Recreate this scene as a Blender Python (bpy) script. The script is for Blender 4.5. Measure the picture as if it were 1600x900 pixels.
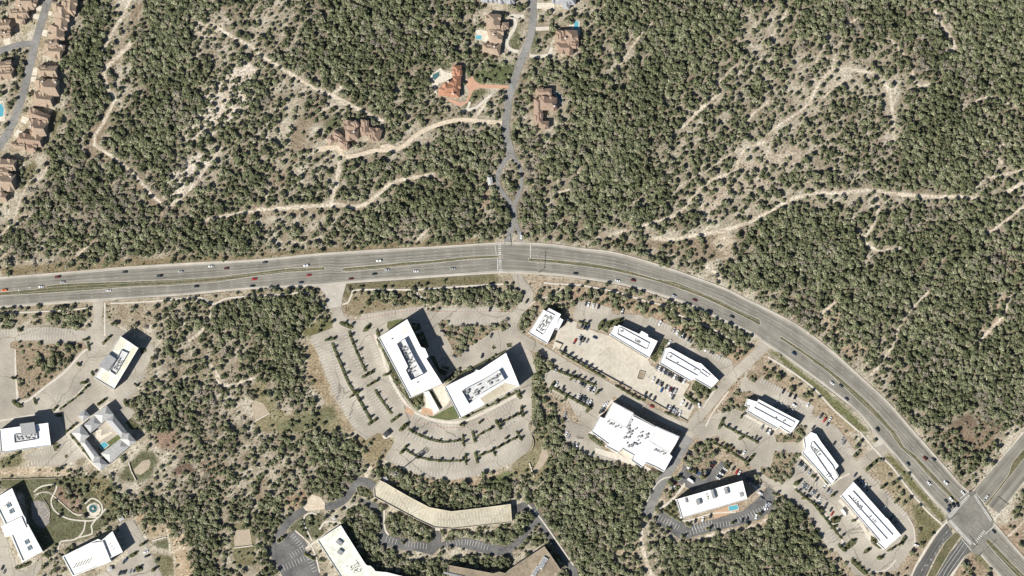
import bpy, math, random
import numpy as np
from mathutils import Vector
from mathutils.geometry import tessellate_polygon

for o in list(bpy.data.objects): bpy.data.objects.remove(o)
scene = bpy.context.scene
COL = scene.collection
S = 0.6                       # metres on the ground for one photo pixel
R = random.Random(7)
D2R = math.radians

# ------------------------------------------------------------------ camera
CAM_H = 4000.0
CAM_X, CAM_Y = -230.0, -215.0
cd = bpy.data.cameras.new('camera'); cam = bpy.data.objects.new('camera', cd); COL.objects.link(cam)
cam.location = (CAM_X, CAM_Y, CAM_H)
cd.sensor_width = 36.0; cd.lens = 36.0*CAM_H/960.0
cd.shift_x = -CAM_X/960.0; cd.shift_y = -CAM_Y/960.0
cd.clip_start = 100.0; cd.clip_end = 12000.0
scene.camera = cam

# ------------------------------------------------------------------ light
SUN_ELEV, SHADOW_DIR = 39.0, 38.0      # shadows fall 38 degrees north of east
w = bpy.data.worlds.new('World'); scene.world = w; w.use_nodes = True
nt = w.node_tree; nt.nodes.clear()
sky = nt.nodes.new('ShaderNodeTexSky'); sky.sky_type = 'NISHITA'; sky.sun_disc = False
sky.ozone_density = 3.0; sky.sun_elevation = D2R(SUN_ELEV); sky.sun_rotation = D2R(90-(SHADOW_DIR+180))
bg = nt.nodes.new('ShaderNodeBackground'); bg.inputs['Strength'].default_value = 0.05
out = nt.nodes.new('ShaderNodeOutputWorld')
nt.links.new(sky.outputs[0], bg.inputs[0]); nt.links.new(bg.outputs[0], out.inputs[0])
sd = bpy.data.lights.new('sun', 'SUN'); sd.energy = 5.0; sd.angle = D2R(0.5); sd.color = (1.0, 0.965, 0.905)
sun = bpy.data.objects.new('sun', sd); COL.objects.link(sun)
ce = math.cos(D2R(SUN_ELEV))
sun_from = Vector((-math.cos(D2R(SHADOW_DIR))*ce, -math.sin(D2R(SHADOW_DIR))*ce, math.sin(D2R(SUN_ELEV))))
sun.rotation_euler = sun_from.to_track_quat('Z', 'Y').to_euler()
sun.location = (0, 0, 600)
vs = scene.view_settings
vs.view_transform = 'Standard'; vs.look = 'None'; vs.gamma = 1.0; vs.use_curve_mapping = False
vs.exposure = 0.58

# ------------------------------------------------------------------ map coordinates
TILES = dict(X=(0,0,1), A=(0,0,4), B=(400,0,4), C=(640,0,5), D=(800,0,4), E=(1200,0,4), F=(0,225,4), G=(400,150,4),
  GG=(400,300,4), HH=(800,225,4), II=(1200,225,4), H=(0,450,4), I=(400,450,4), J=(800,450,4), K=(1200,450,4),
  L=(0,675,4), M=(400,675,4), N=(800,675,4), O=(1200,675,4), q1=(700,330,8), q2=(0,395,8), q3=(800,440,8),
  q4=(1000,440,8), q5=(800,540,8), q6=(1000,540,8), q7=(1100,580,8), q8=(1000,690,8), q9=(1180,690,8),
  q10=(1270,750,8), q11=(1440,740,10), q12=(1400,810,8), q13=(900,600,6.43), q14=(100,500,8), q15=(0,600,6.667),
  q16=(0,740,5.625), q17=(160,770,6.154), q18=(480,800,8), q19=(660,800,6.667), q20=(590,600,6), q21=(0,100,4.09))
def P(t, pts):
    ox, oy, k = TILES[t]
    return [(ox+x/k, oy+y/k) for x, y in pts]
def W(p, z=0.0):
    """survey pixel -> ground metres (for a point at height z the plan position is where that point really stands)"""
    X = (p[0]-800)*S; Y = (450-p[1])*S
    f = z/CAM_H
    return (X+(CAM_X-X)*f, Y+(CAM_Y-Y)*f)
def Ws(pts, z=0.0): return [W(p, z) for p in pts]

# ------------------------------------------------------------------ mesh helpers
class MB:
    def __init__(s): s.v=[]; s.f=[]; s.m=[]; s.uv=[]
    def add(s, vs, fs, mi=0, uvs=None):
        b=len(s.v); s.v += [tuple(map(float,v)) for v in vs]
        for k,f in enumerate(fs):
            s.f.append(tuple(i+b for i in f)); s.m.append(mi)
            s.uv.append(uvs[k] if uvs else None)
    def box(s, c, size, rot=0.0, mi=0, taper=1.0):
        cx,cy,cz = c; a,b_,h = size[0]/2,size[1]/2,size[2]/2; co,si=math.cos(rot),math.sin(rot)
        vs=[]
        for z,t in ((-h,1.0),(h,taper)):
            for x,y in ((-a,-b_),(a,-b_),(a,b_),(-a,b_)):
                x*=t; y*=t; vs.append((cx+x*co-y*si, cy+x*si+y*co, cz+z))
        s.add(vs, [(3,2,1,0),(4,5,6,7),(0,1,5,4),(1,2,6,5),(2,3,7,6),(3,0,4,7)], mi)
    def cyl(s, p0, p1, r0, r1, n=8, mi=0, cap=True):
        p0,p1=Vector(p0),Vector(p1); d=(p1-p0).normalized()
        u=d.orthogonal().normalized(); v=d.cross(u)
        vs=[]
        for p,r in ((p0,r0),(p1,r1)):
            for i in range(n):
                a=2*math.pi*i/n; vs.append(p+u*(r*math.cos(a))+v*(r*math.sin(a)))
        fs=[(i,(i+1)%n,n+(i+1)%n,n+i) for i in range(n)]
        if cap: fs += [tuple(range(n-1,-1,-1)), tuple(range(n,2*n))]
        s.add(vs, fs, mi)
    def poly(s, pts, z, mi=0):
        tris = tessellate_polygon([[Vector((p[0],p[1],0)) for p in pts]])
        vs=[(p[0],p[1],z) for p in pts]; fs=[]
        for t in tris:
            a,b,c=[Vector(vs[i]) for i in t]
            fs.append(tuple(t) if (b-a).cross(c-a).z>0 else (t[0],t[2],t[1]))
        s.add(vs, fs, mi)
    def walls(s, pts, z0, z1, mi=0):
        pts=ccw(pts); n=len(pts)
        vs=[(p[0],p[1],z0) for p in pts]+[(p[0],p[1],z1) for p in pts]
        s.add(vs, [(i,(i+1)%n,n+(i+1)%n,n+i) for i in range(n)], mi)
    def prism(s, pts, z0, z1, mi=0, mtop=None):
        s.walls(pts,z0,z1,mi); s.poly(pts,z1,mi if mtop is None else mtop)
    def ring(s, pts, width, z0, z1, mi=0):
        o=ccw(pts); i=offset(o,-width); n=len(o)
        vs=[(p[0],p[1],z) for z in (z0,z1) for p in o]+[(p[0],p[1],z) for z in (z0,z1) for p in i]
        fs=[]
        for k in range(n):
            j=(k+1)%n
            fs += [(k,j,n+j,n+k),(n+k,n+j,3*n+j,3*n+k),(2*n+j,2*n+k,3*n+k,3*n+j)]
        s.add(vs,fs,mi)
    def mesh(s, name, mats, smooth=False):
        me=bpy.data.meshes.new(name); me.from_pydata(s.v,[],s.f)
        for m in (mats if isinstance(mats,(list,tuple)) else [mats]): me.materials.append(m)
        me.polygons.foreach_set('material_index', s.m)
        if any(u is not None for u in s.uv):
            ul=me.uv_layers.new(name='uv'); k=0
            for f,u in zip(s.f,s.uv):
                for q in range(len(f)):
                    if u is not None: ul.data[k].uv=u[q]
                    k+=1
        if smooth: me.polygons.foreach_set('use_smooth',[True]*len(me.polygons))
        me.update(); return me
    def build(s, name, mats, parent=None, smooth=False, loc=None, rz=0):
        o=bpy.data.objects.new(name, s.mesh(name,mats,smooth)); COL.objects.link(o)
        if parent: o.parent=parent
        if loc: o.location=loc
        o.rotation_euler.z=rz
        return o
def area(pts):
    return 0.5*sum(pts[i][0]*pts[(i+1)%len(pts)][1]-pts[(i+1)%len(pts)][0]*pts[i][1] for i in range(len(pts)))
def ccw(pts): return list(pts) if area(pts)>0 else list(pts)[::-1]
def offset(pts, d):
    pts=ccw(pts); n=len(pts); res=[]
    for i in range(n):
        a,b,c=Vector(pts[i-1]),Vector(pts[i]),Vector(pts[(i+1)%n])
        e1=(b-a).normalized(); e2=(c-b).normalized()
        n1=Vector((e1.y,-e1.x)); n2=Vector((e2.y,-e2.x)); m=n1+n2
        if m.length<1e-4: m=n1.copy()
        m.normalize(); k=max(0.35,m.dot(n1)); q=b+m*(d/k); res.append((q.x,q.y))
    return res
def smooth_line(pts, step=4.0):
    """Catmull-Rom resample of a pixel polyline"""
    pts=[Vector(p) for p in pts]
    if len(pts)<3:
        n=max(1,int((pts[1]-pts[0]).length/step)); return [tuple(pts[0].lerp(pts[1],i/n)) for i in range(n+1)]
    e=[2*pts[0]-pts[1]]+pts+[2*pts[-1]-pts[-2]]; res=[]
    for i in range(1,len(e)-2):
        a,b,c,d=e[i-1:i+3]; n=max(1,int((c-b).length/step))
        for k in range(n):
            t=k/n
            res.append(tuple(0.5*((2*b)+(c-a)*t+(2*a-5*b+4*c-d)*t*t+(3*b-a-3*c+d)*t**3)))
    res.append(tuple(pts[-1])); return res
def ribbon_poly(pts, width, step=4.0, smooth=True):
    """(left, right) pixel polylines of a band along pts"""
    l=smooth_line(pts,step) if smooth else list(pts); L=[];Rr=[]
    for i,p in enumerate(l):
        a=Vector(l[max(0,i-1)]); b=Vector(l[min(len(l)-1,i+1)]); d=(b-a).normalized(); n=Vector((d.y,-d.x))*(width/2)
        L.append((p[0]+n.x,p[1]+n.y)); Rr.append((p[0]-n.x,p[1]-n.y))
    return L,Rr
def oval(a, b, width, n=7):
    """capsule outline from a to b in pixels"""
    a,b=Vector(a),Vector(b); d=(b-a); L=d.length; d=d/L if L>1e-6 else Vector((1,0)); r=width/2
    ang=math.atan2(d.y,d.x); a2=a+d*min(r,L/2); b2=b-d*min(r,L/2); res=[]
    for k in range(n+1):
        t=ang-math.pi/2+math.pi*k/n; res.append((b2.x+r*math.cos(t), b2.y+r*math.sin(t)))
    for k in range(n+1):
        t=ang+math.pi/2+math.pi*k/n; res.append((a2.x+r*math.cos(t), a2.y+r*math.sin(t)))
    return res

# ------------------------------------------------------------------ tagging
def tag(o, label, cat, group=None, kind=None):
    o['label']=label; o['category']=cat
    if group: o['group']=group
    if kind: o['kind']=kind
    return o
def struct(o): o['kind']='structure'; return o
def empty(name, x, y, z=0.0, rz=0.0):
    o=bpy.data.objects.new(name,None); COL.objects.link(o); o.location=(x,y,z); o.rotation_euler.z=rz
    o.empty_display_size=1.0; return o
ORD=['first','second','third','fourth','fifth','sixth','seventh','eighth','ninth','tenth','eleventh','twelfth','thirteenth',
 'fourteenth','fifteenth','sixteenth','seventeenth','eighteenth','nineteenth','twentieth']
ORD += ['twenty-'+x for x in ORD[:9]]+['thirtieth']+['thirty-'+x for x in ORD[:9]]+['fortieth']+['forty-'+x for x in ORD[:9]]

# ------------------------------------------------------------------ materials
def pmat(name, a, b=None, scale=0.5, rough=0.9, detail=4.0, fine=None, contrast=(0.35,0.65), c=None, spec=0.2, metallic=0.0, coord='pos', attr=None, dark=0.6, crack=None, cw=0.006, cd_=0.62):
    """two-tone procedural material: broad noise mixes a and b, fine noise (fine) speckles; attr multiplies a colour attribute"""
    m=bpy.data.materials.new(name); m.use_nodes=True; t=m.node_tree; N=t.nodes; Lk=t.links
    bs=N['Principled BSDF']; bs.inputs['Roughness'].default_value=rough; bs.inputs['Specular IOR Level'].default_value=spec
    bs.inputs['Metallic'].default_value=metallic
    b=b or tuple(x*0.8 for x in a)
    if coord=='pos': co=N.new('ShaderNodeNewGeometry').outputs['Position']
    else: co=N.new('ShaderNodeTexCoord').outputs['Object']
    n1=N.new('ShaderNodeTexNoise'); n1.inputs['Scale'].default_value=scale; n1.inputs['Detail'].default_value=detail
    Lk.new(co,n1.inputs['Vector'])
    r=N.new('ShaderNodeMapRange'); r.inputs['From Min'].default_value=contrast[0]; r.inputs['From Max'].default_value=contrast[1]
    Lk.new(n1.outputs['Fac'],r.inputs['Value'])
    mx=N.new('ShaderNodeMix'); mx.data_type='RGBA'
    mx.inputs['A'].default_value=(*a,1); mx.inputs['B'].default_value=(*b,1)
    Lk.new(r.outputs[0],mx.inputs['Factor']); colr=mx.outputs['Result']
    if attr:
        at=N.new('ShaderNodeAttribute'); at.attribute_name=attr
        m3=N.new('ShaderNodeMix'); m3.data_type='RGBA'; m3.blend_type='MULTIPLY'; m3.inputs['Factor'].default_value=1
        Lk.new(colr,m3.inputs['A']); Lk.new(at.outputs['Color'],m3.inputs['B']); colr=m3.outputs['Result']
    if fine:
        n2=N.new('ShaderNodeTexNoise'); n2.inputs['Scale'].default_value=fine; n2.inputs['Detail'].default_value=3.0
        Lk.new(co,n2.inputs['Vector'])
        r2=N.new('ShaderNodeMapRange'); r2.inputs['From Min'].default_value=0.36; r2.inputs['From Max'].default_value=0.6
        r2.inputs['To Min'].default_value=dark; r2.inputs['To Max'].default_value=1.08
        Lk.new(n2.outputs['Fac'],r2.inputs['Value'])
        m2=N.new('ShaderNodeMix'); m2.data_type='RGBA'; m2.blend_type='MULTIPLY'; m2.inputs['Factor'].default_value=1
        Lk.new(colr,m2.inputs['A']); Lk.new(r2.outputs[0],m2.inputs['B']); colr=m2.outputs['Result']
    if crack:
        vo=N.new('ShaderNodeTexVoronoi'); vo.feature='DISTANCE_TO_EDGE'; vo.inputs['Scale'].default_value=crack
        nd=N.new('ShaderNodeTexNoise'); nd.inputs['Scale'].default_value=crack*4; nd.inputs['Detail'].default_value=4; Lk.new(co,nd.inputs['Vector'])
        va=N.new('ShaderNodeVectorMath'); va.operation='MULTIPLY_ADD'; va.inputs[1].default_value=(9,9,0); Lk.new(nd.outputs['Color'],va.inputs[0]); Lk.new(co,va.inputs[2])
        Lk.new(va.outputs[0],vo.inputs['Vector']); r3=N.new('ShaderNodeMapRange'); r3.inputs['From Min'].default_value=cw*0.4; r3.inputs['From Max'].default_value=cw
        r3.inputs['To Min'].default_value=cd_; r3.inputs['To Max'].default_value=1.0; Lk.new(vo.outputs['Distance'],r3.inputs['Value'])
        # large soft wear: darker aisles and oil stains
        n4=N.new('ShaderNodeTexNoise'); n4.inputs['Scale'].default_value=0.035; n4.inputs['Detail'].default_value=5; Lk.new(co,n4.inputs['Vector'])
        r4=N.new('ShaderNodeMapRange'); r4.inputs['From Min'].default_value=0.38; r4.inputs['From Max'].default_value=0.62; r4.inputs['To Min'].default_value=0.84; r4.inputs['To Max'].default_value=1.08; Lk.new(n4.outputs['Fac'],r4.inputs['Value'])
        mm=N.new('ShaderNodeMath'); mm.operation='MULTIPLY'; Lk.new(r3.outputs[0],mm.inputs[0]); Lk.new(r4.outputs[0],mm.inputs[1])
        m5=N.new('ShaderNodeMix'); m5.data_type='RGBA'; m5.blend_type='MULTIPLY'; m5.inputs['Factor'].default_value=1
        Lk.new(colr,m5.inputs['A']); Lk.new(mm.outputs[0],m5.inputs['B']); colr=m5.outputs['Result']
    Lk.new(colr,bs.inputs['Base Color'])
    return m
def foliage(name, cols, rough=0.75):
    m=bpy.data.materials.new(name); m.use_nodes=True; t=m.node_tree; N=t.nodes; Lk=t.links
    bs=N['Principled BSDF']; bs.inputs['Roughness'].default_value=rough; bs.inputs['Specular IOR Level'].default_value=0.15
    oi=N.new('ShaderNodeObjectInfo'); cr=N.new('ShaderNodeValToRGB'); cr.color_ramp.interpolation='LINEAR'
    el=cr.color_ramp.elements
    for i,(p,c) in enumerate(cols):
        e=el[i] if i<2 else el.new(p)
        e.position=p; e.color=(*c,1)
    Lk.new(oi.outputs['Random'],cr.inputs['Fac'])
    at=N.new('ShaderNodeAttribute'); at.attribute_name='leaf'
    mx=N.new('ShaderNodeMix'); mx.data_type='RGBA'; mx.blend_type='MULTIPLY'; mx.inputs['Factor'].default_value=1
    Lk.new(cr.outputs['Color'],mx.inputs['A']); Lk.new(at.outputs['Color'],mx.inputs['B'])
    Lk.new(mx.outputs['Result'],bs.inputs['Base Color'])
    return m
MT={}
def mk(k,*a,**kw): MT[k]=pmat(k,*a,**kw)
mk('ground', (1.0,1.0,1.0),(0.74,0.70,0.66),scale=0.11,fine=0.55,attr='tone',rough=1.0,detail=6,dark=0.55)
mk('far_ground',(0.16,0.15,0.10),(0.09,0.10,0.06),scale=0.05,fine=0.4,rough=1.0)
mk('lot',(0.39,0.352,0.29),(0.315,0.285,0.235),scale=0.05,fine=0.6,detail=6,dark=0.93,crack=0.022,cw=0.009)
mk('lot_bright',(0.43,0.40,0.345),(0.36,0.33,0.28),scale=0.08,fine=0.3,detail=6,dark=0.93)
mk('dark_asphalt',(0.105,0.103,0.10),(0.165,0.16,0.15),scale=0.08,fine=0.5,dark=0.88,crack=0.03,cw=0.008)
mk('crossing',(0.222,0.21,0.18),(0.15,0.143,0.125),scale=0.06,fine=0.4,dark=0.88)
mk('flagstone',(0.34,0.31,0.27),(0.20,0.185,0.17),scale=0.5,fine=1.2,dark=0.7)
mk('mulch_bed',(0.33,0.25,0.175),(0.21,0.175,0.115),scale=0.3,fine=0.9,dark=0.6)
mk('plant_floor',(0.58,0.58,0.57),(0.44,0.44,0.43),scale=0.5)
mk('street',(0.245,0.237,0.22),(0.195,0.19,0.177),scale=0.09,fine=0.4,dark=0.9,crack=0.03,cw=0.008)
mk('concrete',(0.56,0.51,0.43),(0.47,0.43,0.36),scale=0.25,fine=1.0,dark=0.9)
mk('kerb',(0.52,0.48,0.40),(0.43,0.39,0.33),scale=0.5)
mk('dark_roof',(0.045,0.047,0.05),(0.065,0.066,0.068),scale=0.5)
mk('paint',(0.70,0.69,0.65),(0.45,0.44,0.41),scale=0.4)
mk('stall_paint',(0.74,0.72,0.67),(0.60,0.58,0.53),scale=0.4)
mk('median_grass',(0.10,0.102,0.05),(0.165,0.142,0.082),scale=0.12,fine=0.9,dark=0.6)
mk('bed',(0.065,0.078,0.035),(0.115,0.105,0.055),scale=0.4,fine=1.2,dark=0.5)
mk('lawn',(0.095,0.118,0.048),(0.135,0.135,0.062),scale=0.12,fine=0.8,dark=0.75)
mk('dirt',(0.60,0.515,0.395),(0.47,0.395,0.295),scale=0.3,fine=0.9,dark=0.8)
mk('brick_drive',(0.50,0.30,0.205),(0.43,0.26,0.18),scale=0.5,fine=1.3,dark=0.85)
mk('white_roof',(0.74,0.74,0.725),(0.57,0.56,0.53),scale=0.07,detail=7,rough=0.6,contrast=(0.45,0.75),fine=0.5,dark=0.92)
mk('cream_roof',(0.70,0.70,0.62),(0.58,0.58,0.49),scale=0.12,detail=6,rough=0.7,fine=0.6,dark=0.85)
mk('cream_panel',(0.62,0.60,0.48),(0.55,0.53,0.42),scale=0.2,detail=5,rough=0.7)
mk('stain_roof',(0.76,0.74,0.68),(0.60,0.54,0.43),scale=0.09,detail=6,rough=0.7,contrast=(0.55,0.78))
mk('brown_roof',(0.30,0.245,0.175),(0.22,0.18,0.13),scale=0.08,detail=6,fine=0.5,dark=0.8)
mk('tan_deck',(0.49,0.445,0.335),(0.43,0.385,0.285),scale=0.09,detail=6,fine=0.5,dark=0.9,crack=0.02,cw=0.006)
mk('cream_deck',(0.50,0.455,0.375),(0.43,0.39,0.315),scale=0.06,detail=6,fine=0.3,dark=0.92)
mk('wall_white',(0.66,0.64,0.60),(0.58,0.56,0.52),scale=0.4)
mk('wall_stone',(0.42,0.37,0.29),(0.34,0.29,0.22),scale=1.2,fine=2.0)
mk('stucco',(0.46,0.38,0.28),(0.40,0.33,0.24),scale=0.8)
mk('glass',(0.035,0.05,0.065),(0.05,0.07,0.085),scale=0.3,rough=0.12,spec=0.6)
mk('unit',(0.56,0.55,0.52),(0.42,0.42,0.40),scale=0.8,rough=0.5)
mk('unit_dark',(0.30,0.305,0.31),(0.22,0.225,0.23),scale=0.8,rough=0.5)
mk('skylight',(0.10,0.14,0.16),(0.14,0.19,0.20),scale=0.5,rough=0.2,spec=0.5)
mk('screen',(0.52,0.54,0.56),(0.42,0.44,0.46),scale=0.6,rough=0.5)
mk('pool',(0.08,0.30,0.37),(0.11,0.37,0.44),scale=0.5,rough=0.08,spec=0.5)
mk('pool_dark',(0.05,0.115,0.12),(0.07,0.15,0.15),scale=0.5,rough=0.08,spec=0.5)
mk('trunk',(0.12,0.09,0.06),(0.08,0.06,0.045),scale=2.0,coord='obj')
mk('steel',(0.20,0.20,0.20),(0.15,0.15,0.15),scale=1.0,rough=0.45)
mk('galv',(0.42,0.42,0.41),(0.33,0.33,0.32),scale=1.0,rough=0.45)
mk('tyre',(0.02,0.02,0.02),(0.03,0.03,0.03),scale=3.0)
mk('sand',(0.41,0.34,0.255),(0.34,0.285,0.21),scale=0.2,fine=0.8,dark=0.85)
mk('weir',(0.62,0.56,0.47),(0.5,0.45,0.38),scale=0.6)
mk('red_paint',(0.42,0.16,0.12),(0.38,0.16,0.12),scale=0.5)
mk('terrace',(0.62,0.57,0.47),(0.52,0.47,0.38),scale=0.3,fine=0.8,dark=0.85)
mk('red_patio',(0.46,0.31,0.20),(0.38,0.25,0.17),scale=0.4)
def seamed(name, a, b, pitch, ang):
    """roofing with straight seams or tile courses"""
    m=pmat(name,a,tuple(0.5*(x+y) for x,y in zip(a,b)),scale=0.35,rough=0.55,detail=5,fine=1.1,dark=0.82)
    t=m.node_tree; N=t.nodes; Lk=t.links; bs=N['Principled BSDF']
    src=bs.inputs['Base Color'].links[0].from_socket
    g=N.new('ShaderNodeNewGeometry'); mp=N.new('ShaderNodeMapping'); mp.inputs['Rotation'].default_value=(0,0,ang)
    wv=N.new('ShaderNodeTexWave'); wv.inputs['Scale'].default_value=1.0/pitch*0.314; wv.inputs['Distortion'].default_value=0.3
    Lk.new(g.outputs['Position'],mp.inputs['Vector']); Lk.new(mp.outputs[0],wv.inputs['Vector'])
    r=N.new('ShaderNodeMapRange'); r.inputs['From Min'].default_value=0.1; r.inputs['From Max'].default_value=0.5
    r.inputs['To Min'].default_value=0.72; r.inputs['To Max'].default_value=1.0; Lk.new(wv.outputs['Fac'],r.inputs['Value'])
    mx=N.new('ShaderNodeMix'); mx.data_type='RGBA'; mx.blend_type='MULTIPLY'; mx.inputs['Factor'].default_value=1
    Lk.new(src,mx.inputs['A']); Lk.new(r.outputs[0],mx.inputs['B']); Lk.new(mx.outputs['Result'],bs.inputs['Base Color'])
    return m
MT['tan_tile']=seamed('tan_tile',(0.375,0.285,0.205),(0.25,0.195,0.145),1.1,0.4)
MT['brown_tile']=seamed('brown_tile',(0.335,0.24,0.175),(0.22,0.16,0.12),1.1,0.2)
MT['orange_tile']=seamed('orange_tile',(0.41,0.21,0.13),(0.29,0.15,0.095),1.1,0.3)
MT['grey_metal']=seamed('grey_metal',(0.36,0.36,0.355),(0.27,0.27,0.275),1.4,0.75)
MT['light_metal']=seamed('light_metal',(0.47,0.465,0.445),(0.36,0.36,0.35),1.4,0.75)
MT['slate_roof']=seamed('slate_roof',(0.30,0.30,0.31),(0.42,0.42,0.42),1.2,0.1)
# foliage
MT['oak_leaf']=foliage('oak_leaf',[(0.0,(0.165,0.180,0.105)),(1.0,(0.262,0.253,0.172)),(0.3,(0.236,0.254,0.147)),(0.6,(0.296,0.306,0.190)),(0.8,(0.352,0.350,0.237)),(0.93,(0.290,0.265,0.202))])
MT['juniper_leaf']=foliage('juniper_leaf',[(0.0,(0.116,0.132,0.071)),(1.0,(0.206,0.216,0.121)),(0.5,(0.158,0.172,0.095))])
MT['bare_twig']=foliage('bare_twig',[(0.0,(0.34,0.31,0.25)),(1.0,(0.27,0.25,0.19)),(0.5,(0.43,0.39,0.32))])
MT['lot_leaf']=foliage('lot_leaf',[(0.0,(0.075,0.088,0.036)),(1.0,(0.15,0.13,0.055)),(0.6,(0.10,0.112,0.045))])
# highway: u across the carriageway, v along it
def road_mat(name, a, sh, lanes):
    m=bpy.data.materials.new(name); m.use_nodes=True; t=m.node_tree; N=t.nodes; Lk=t.links; bs=N['Principled BSDF']
    bs.inputs['Roughness'].default_value=0.9; bs.inputs['Specular IOR Level'].default_value=0.15
    uv=N.new('ShaderNodeUVMap'); uv.uv_map='uv'; sp=N.new('ShaderNodeSeparateXYZ'); Lk.new(uv.outputs[0],sp.inputs[0])
    mp=N.new('ShaderNodeMapping'); mp.inputs['Scale'].default_value=(15,0.012,1); Lk.new(uv.outputs[0],mp.inputs['Vector'])
    nz=N.new('ShaderNodeTexNoise'); nz.inputs['Scale'].default_value=1.0; nz.inputs['Detail'].default_value=4; Lk.new(mp.outputs[0],nz.inputs['Vector'])
    g=N.new('ShaderNodeNewGeometry'); n2=N.new('ShaderNodeTexNoise'); n2.inputs['Scale'].default_value=0.07; n2.inputs['Detail'].default_value=6; Lk.new(g.outputs['Position'],n2.inputs['Vector'])
    def math_(op,x,y):
        q=N.new('ShaderNodeMath'); q.operation=op
        for i,v in ((0,x),(1,y)):
            if isinstance(v,(int,float)): q.inputs[i].default_value=v
            else: Lk.new(v,q.inputs[i])
        return q.outputs[0]
    s=math_('SINE',math_('MULTIPLY',sp.outputs['X'],2*math.pi*lanes*1.333),0)
    v=math_('ADD',math_('MULTIPLY',nz.outputs['Fac'],1.25),math_('MULTIPLY',n2.outputs['Fac'],0.85))
    v=math_('ADD',v,math_('MULTIPLY',s,0.10)); v=math_('ADD',v,-0.05)
    cr=N.new('ShaderNodeValToRGB'); e=cr.color_ramp.elements; e[0].position=0.0; e[0].color=(*sh,1); e[1].position=1.0; e[1].color=(*a,1)
    for p,c in ((0.15,sh),(0.19,a),(0.93,a)):
        k=e.new(p); k.color=(*c,1)
    Lk.new(sp.outputs['X'],cr.inputs['Fac'])
    mx=N.new('ShaderNodeMix'); mx.data_type='RGBA'; mx.blend_type='MULTIPLY'; mx.inputs['Factor'].default_value=1
    Lk.new(cr.outputs['Color'],mx.inputs['A']); Lk.new(v,mx.inputs['B']); Lk.new(mx.outputs['Result'],bs.inputs['Base Color'])
    return m
MT['highway']=road_mat('highway',(0.200,0.187,0.156),(0.40,0.365,0.305),4)
MT['fresh_road']=road_mat('fresh_road',(0.105,0.102,0.094),(0.125,0.12,0.11),3)
# ================================================================== THE SETTING
# raster helpers on the survey grid (1 cell = 0.6 m), margin of 80 cells round the site
MG=80; GW,GH=1600+2*MG,900+2*MG
def fill(mask, pts, val=1):
    pts=np.array([(x+MG,y+MG) for x,y in pts],dtype=float)
    x0,y0=np.maximum(np.floor(pts.min(0)).astype(int),0); x1,y1=np.ceil(pts.max(0)).astype(int)+1
    x1=min(x1,GW); y1=min(y1,GH)
    if x1<=x0 or y1<=y0: return
    yy,xx=np.mgrid[y0:y1,x0:x1]; xx=xx+0.5; yy=yy+0.5
    ins=np.zeros(xx.shape,bool); n=len(pts)
    for i in range(n):
        ax,ay=pts[i]; bx,by=pts[(i+1)%n]
        if ay==by: continue
        c=((ay>yy)!=(by>yy)) & (xx<(bx-ax)*(yy-ay)/(by-ay)+ax); ins^=c
    sub=mask[y0:y1,x0:x1]; sub[ins]=val
def blur(a,r):
    for ax in (0,1):
        p=[(0,0)]*a.ndim; p[ax]=(r+1,r); b=np.cumsum(np.pad(a,p,mode='edge'),axis=ax)
        n=a.shape[ax]; hi=[slice(None)]*a.ndim; lo=[slice(None)]*a.ndim; hi[ax]=slice(2*r+1,2*r+1+n); lo[ax]=slice(0,n)
        a=(b[tuple(hi)]-b[tuple(lo)])/(2*r+1)
    return a
def anoise(la,lb,ang,seed):
    """noise drawn out along one direction, like the contour ledges of the hillsides"""
    r_=np.random.RandomState(seed); g=r_.rand(400,400); yy,xx=np.mgrid[0:GH,0:GW].astype(float); c_,s_=math.cos(ang),math.sin(ang)
    u=(xx*c_-yy*s_)/la+150; v=(xx*s_+yy*c_)/lb+60; u0=u.astype(int)%399; v0=v.astype(int)%399; fu=u-np.floor(u); fv=v-np.floor(v); fu=fu*fu*(3-2*fu); fv=fv*fv*(3-2*fv)
    return (g[v0,u0]*(1-fu)+g[v0,u0+1]*fu)*(1-fv)+(g[(v0+1)%400,u0]*(1-fu)+g[(v0+1)%400,u0+1]*fu)*fv
rng=np.random.RandomState(11)
def vnoise(cell):
    h,w_=GH//cell+3,GW//cell+3; g=rng.rand(h,w_)
    yy,xx=np.mgrid[0:GH,0:GW]/float(cell); y0=yy.astype(int); x0=xx.astype(int); fy=yy-y0; fx=xx-x0
    fy=fy*fy*(3-2*fy); fx=fx*fx*(3-2*fx)
    return (g[y0,x0]*(1-fx)+g[y0,x0+1]*fx)*(1-fy)+(g[y0+1,x0]*(1-fx)+g[y0+1,x0+1]*fx)*fy
hard=np.zeros((GH,GW),bool)        # paved or built: no wild trees
trail=np.zeros((GH,GW),bool)
bedm=np.zeros((GH,GW),bool); islm=np.zeros((GH,GW),bool); ISL=[]
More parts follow.
